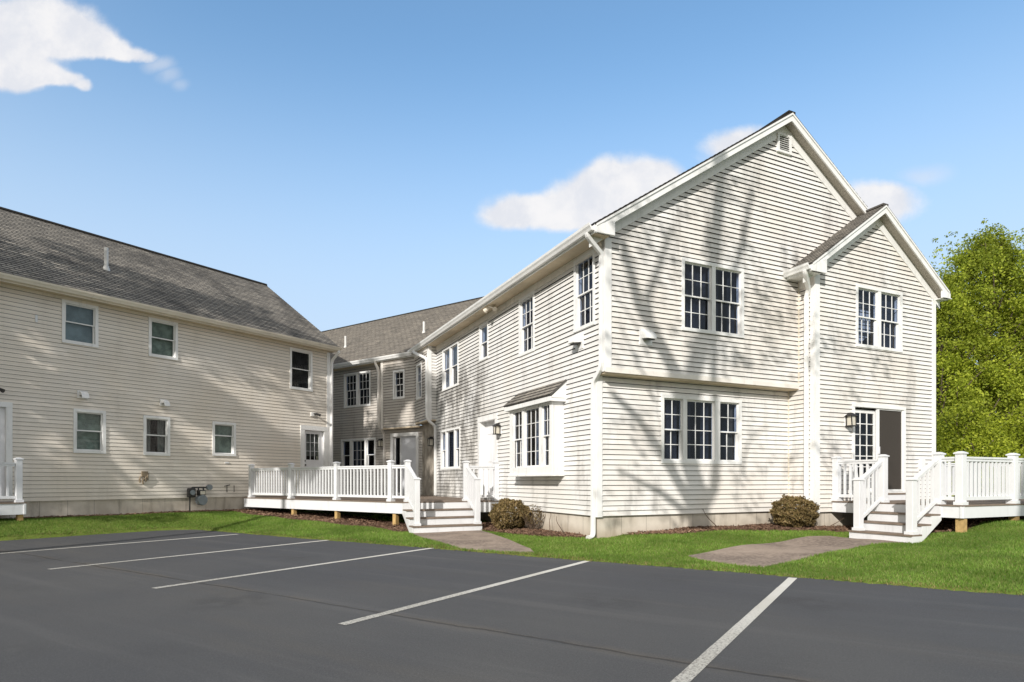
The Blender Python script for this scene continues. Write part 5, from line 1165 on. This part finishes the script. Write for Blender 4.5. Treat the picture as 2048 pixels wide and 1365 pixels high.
def row_tree(x, y, h, base, cr, seed, label, n=60, per=150):
    T = empty('canopy_tree', (x, y, -0.1)); tag(T, label, 'tree', 'trees lining the left side of the lot'); rr = random.Random(seed)
    mb = MB(); limb(mb, (0, 0, -.2), (0, 0, h*.9), 0.2, 0.04, 0.02, 7, seed); cs = []
    for i in range(n):
        f = rr.random(); z = base+(h-base)*f; q = cr*math.sqrt(rr.random())*(math.sin(math.pi*(0.15+0.75*f))**0.6); a = rr.uniform(0, 6.28); c = (q*math.cos(a), q*math.sin(a), z); cs.append(c)
        if i % 3 == 0: limb(mb, (0, 0, max(1.5, z-q*.8)), c, 0.06, 0.015, 0.1, 4, seed+i)
    mb.build('trunk', M['bark'], T); obj_np('crown', leaf_cloud(cs, [0.62]*n, [per]*n, 0.10, 0.6), 4, M['leaf_far'], T)
row_tree(-17.8, 3.2, 14.0, 6.0, 3.0, 301, 'leafy canopy tree at the near end of the row left of the lot', 40, 120)
row_tree(-15.5, 6.6, 14.6, 6.2, 2.8, 302, 'leafy canopy tree in the middle of the row left of the lot', 40, 120)
row_tree(-13.6, 9.6, 13.6, 6.4, 2.3, 303, 'leafy canopy tree at the far end of the row left of the lot', 28, 110)
row_tree(-13.0, 1.4, 17.4, 10.8, 3.2, 304, 'tallest canopy tree standing apart left of the lot', 95, 230)

# ================================================================ WORLD
W = bpy.data.worlds.new('World'); SC.world = W; W.use_nodes = True; nt = W.node_tree; nt.nodes.clear()
out = nt.nodes.new('ShaderNodeOutputWorld'); bg = nt.nodes.new('ShaderNodeBackground'); LK(nt, bg.outputs[0], out.inputs[0])
sky = nt.nodes.new('ShaderNodeTexSky'); sky.sky_type = 'NISHITA'; sky.sun_disc = False; sky.sun_elevation = SUN_EL; sky.sun_rotation = SUN_AZ; sky.air_density = 1.0; sky.dust_density = 1.2; sky.ozone_density = 1.3
g = nt.nodes.new('ShaderNodeTexCoord').outputs['Generated']; sx = nt.nodes.new('ShaderNodeSeparateXYZ'); LK(nt, g, sx.inputs[0])
ysafe = math_n(nt, 'MAXIMUM', sx.outputs[1], 0.05)
cv = nt.nodes.new('ShaderNodeCombineXYZ'); LK(nt, math_n(nt, 'DIVIDE', sx.outputs[0], ysafe), cv.inputs[0]); LK(nt, math_n(nt, 'DIVIDE', sx.outputs[2], ysafe), cv.inputs[1])
nz = nt.nodes.new('ShaderNodeTexNoise'); nz.inputs['Scale'].default_value = 7.0; nz.inputs['Detail'].default_value = 6; nz.inputs['Roughness'].default_value = 0.55; LK(nt, cv.outputs[0], nz.inputs['Vector'])
wv = nt.nodes.new('ShaderNodeVectorMath'); wv.operation = 'MULTIPLY_ADD'; LK(nt, nz.outputs['Color'], wv.inputs[0]); wv.inputs[1].default_value = (0.055, 0.045, 0); 
sh = nt.nodes.new('ShaderNodeVectorMath'); sh.operation = 'ADD'; LK(nt, cv.outputs[0], sh.inputs[0]); sh.inputs[1].default_value = (-0.0275, -0.0225, 0); LK(nt, sh.outputs[0], wv.inputs[2])
BLOB = [(-0.8130, 0.7466, 0.1215, 0.0607, 0.9), (-0.7401, 0.7304, 0.0769, 0.0421, 0.85), (-0.6874, 0.7101, 0.0567, 0.0275, 0.8), (-0.6429, 0.6964, 0.0405, 0.0178, 0.75), (-0.6065, 0.6883, 0.0291, 0.0113, 0.7), (-0.5822, 0.6802, 0.0194, 0.0081, 0.5), (-0.8211, 0.6818, 0.0648, 0.0486, 0.85), (-0.7968, 0.6510, 0.0567, 0.0227, 0.8), (-0.7441, 0.6575, 0.0405, 0.0146, 0.75), (-0.7077, 0.6462, 0.0259, 0.0121, 0.7), (-0.6899, 0.6381, 0.0146, 0.0081, 0.55), (-0.5717, 0.6721, 0.0211, 0.0097, 0.42), (-0.5555, 0.6559, 0.0162, 0.0097, 0.3), (-0.5409, 0.6413, 0.0130, 0.0073, 0.24),
        (-0.0194, 0.4405, 0.0470, 0.0291, 0.85), (0.0453, 0.4308, 0.0729, 0.0243, 0.85), (0.1344, 0.4672, 0.0688, 0.0445, 0.9), (0.1870, 0.4955, 0.0648, 0.0405, 0.9), (0.1547, 0.4429, 0.1215, 0.0324, 0.8), (0.2478, 0.4794, 0.0567, 0.0389, 0.8), (0.3773, 0.5587, 0.0648, 0.0211, 0.9), (0.3449, 0.5320, 0.0486, 0.0243, 0.8), (0.6202, 0.4510, 0.0534, 0.0356, 0.85), (0.5676, 0.4453, 0.0534, 0.0372, 0.8), (0.6688, 0.4939, 0.0340, 0.0146, 0.42)]
acc = None; wisp = None
for (x, z, rx_, rz_, gn) in BLOB:
    a = nt.nodes.new('ShaderNodeVectorMath'); a.operation = 'SUBTRACT'; LK(nt, wv.outputs[0], a.inputs[0]); a.inputs[1].default_value = (x, z, 0)
    b = nt.nodes.new('ShaderNodeVectorMath'); b.operation = 'DIVIDE'; LK(nt, a.outputs[0], b.inputs[0]); b.inputs[1].default_value = (rx_, rz_, 1)
    l = nt.nodes.new('ShaderNodeVectorMath'); l.operation = 'LENGTH'; LK(nt, b.outputs[0], l.inputs[0])
    v = ramp_n(nt, l.outputs['Value'], 1.7, 0.1)
    if gn < 0.5:
        v = math_n(nt, 'MULTIPLY', v, gn); wisp = v if wisp is None else math_n(nt, 'MAXIMUM', wisp, v)
    else:
        v = math_n(nt, 'MULTIPLY', v, gn); acc = v if acc is None else math_n(nt, 'ADD', acc, v)
noise2 = noise_n(nt, wv.outputs[0], 13.0, 8, 0.6)
acc = ramp_n(nt, math_n(nt, 'ADD', acc, math_n(nt, 'MULTIPLY_ADD', noise2, 0.85, -0.42)), 0.26, 0.95)
acc = math_n(nt, 'MAXIMUM', acc, wisp)
front = math_n(nt, 'GREATER_THAN', sx.outputs[1], 0.06)
fac = math_n(nt, 'MULTIPLY', math_n(nt, 'MULTIPLY', acc, front), 0.96)
hs = nt.nodes.new('ShaderNodeHueSaturation'); hs.inputs['Saturation'].default_value = 1.0; hs.inputs['Value'].default_value = 1.0; LK(nt, sky.outputs[0], hs.inputs['Color'])
SKYG = (1.34, 1.66, 1.72)
skc = mix_n(nt, 1.0, hs.outputs[0], SKYG, 'MULTIPLY')
# thin haze whitens the sky towards the horizon
skc = mix_n(nt, ramp_n(nt, sx.outputs[2], 0.60, 0.16, 0.0, 0.90), skc, (3.95, 4.85, 6.05))
# bright warm haze around the sun, added to fill walls facing the camera
dt = nt.nodes.new('ShaderNodeVectorMath'); dt.operation = 'DOT_PRODUCT'; LK(nt, g, dt.inputs[0]); dt.inputs[1].default_value = tuple(SUN)
skc = mix_n(nt, ramp_n(nt, dt.outputs['Value'], -0.25, 0.55, 0.0, 0.95), skc, (5.4, 5.3, 5.1))
fin = mix_n(nt, fac, skc, mix_n(nt, ramp_n(nt, noise2, 0.35, 0.65), (5.3, 5.4, 5.75), (6.35, 6.25, 6.25))); LK(nt, fin, bg.inputs[0]); bg.inputs[1].default_value = 0.15
# ================================================================ SUN, CAMERA, RENDER
sl = bpy.data.lights.new('sun', 'SUN'); sl.energy = 4.6; sl.angle = rad(0.53); sl.color = (1.0, 0.955, 0.90)
so = bpy.data.objects.new('sun', sl); COL.objects.link(so); so.rotation_euler = (-SUN).to_track_quat('-Z', 'Y').to_euler(); so.location = (-8, -16, 20)
cam = bpy.data.cameras.new('camera'); co = bpy.data.objects.new('camera', cam); COL.objects.link(co); SC.camera = co
co.location = (0, 0, 1.28); co.rotation_euler = (rad(90), 0, 0); cam.sensor_width = 36; cam.lens = 1235/2048*36; cam.shift_y = 279.5/2048; cam.clip_end = 2000
SC.view_settings.view_transform = 'Standard'; SC.view_settings.look = 'None'; SC.view_settings.exposure = 0; SC.view_settings.gamma = 1
SC.cycles.max_bounces = 8; SC.cycles.transparent_max_bounces = 16; SC.cycles.use_denoising = True
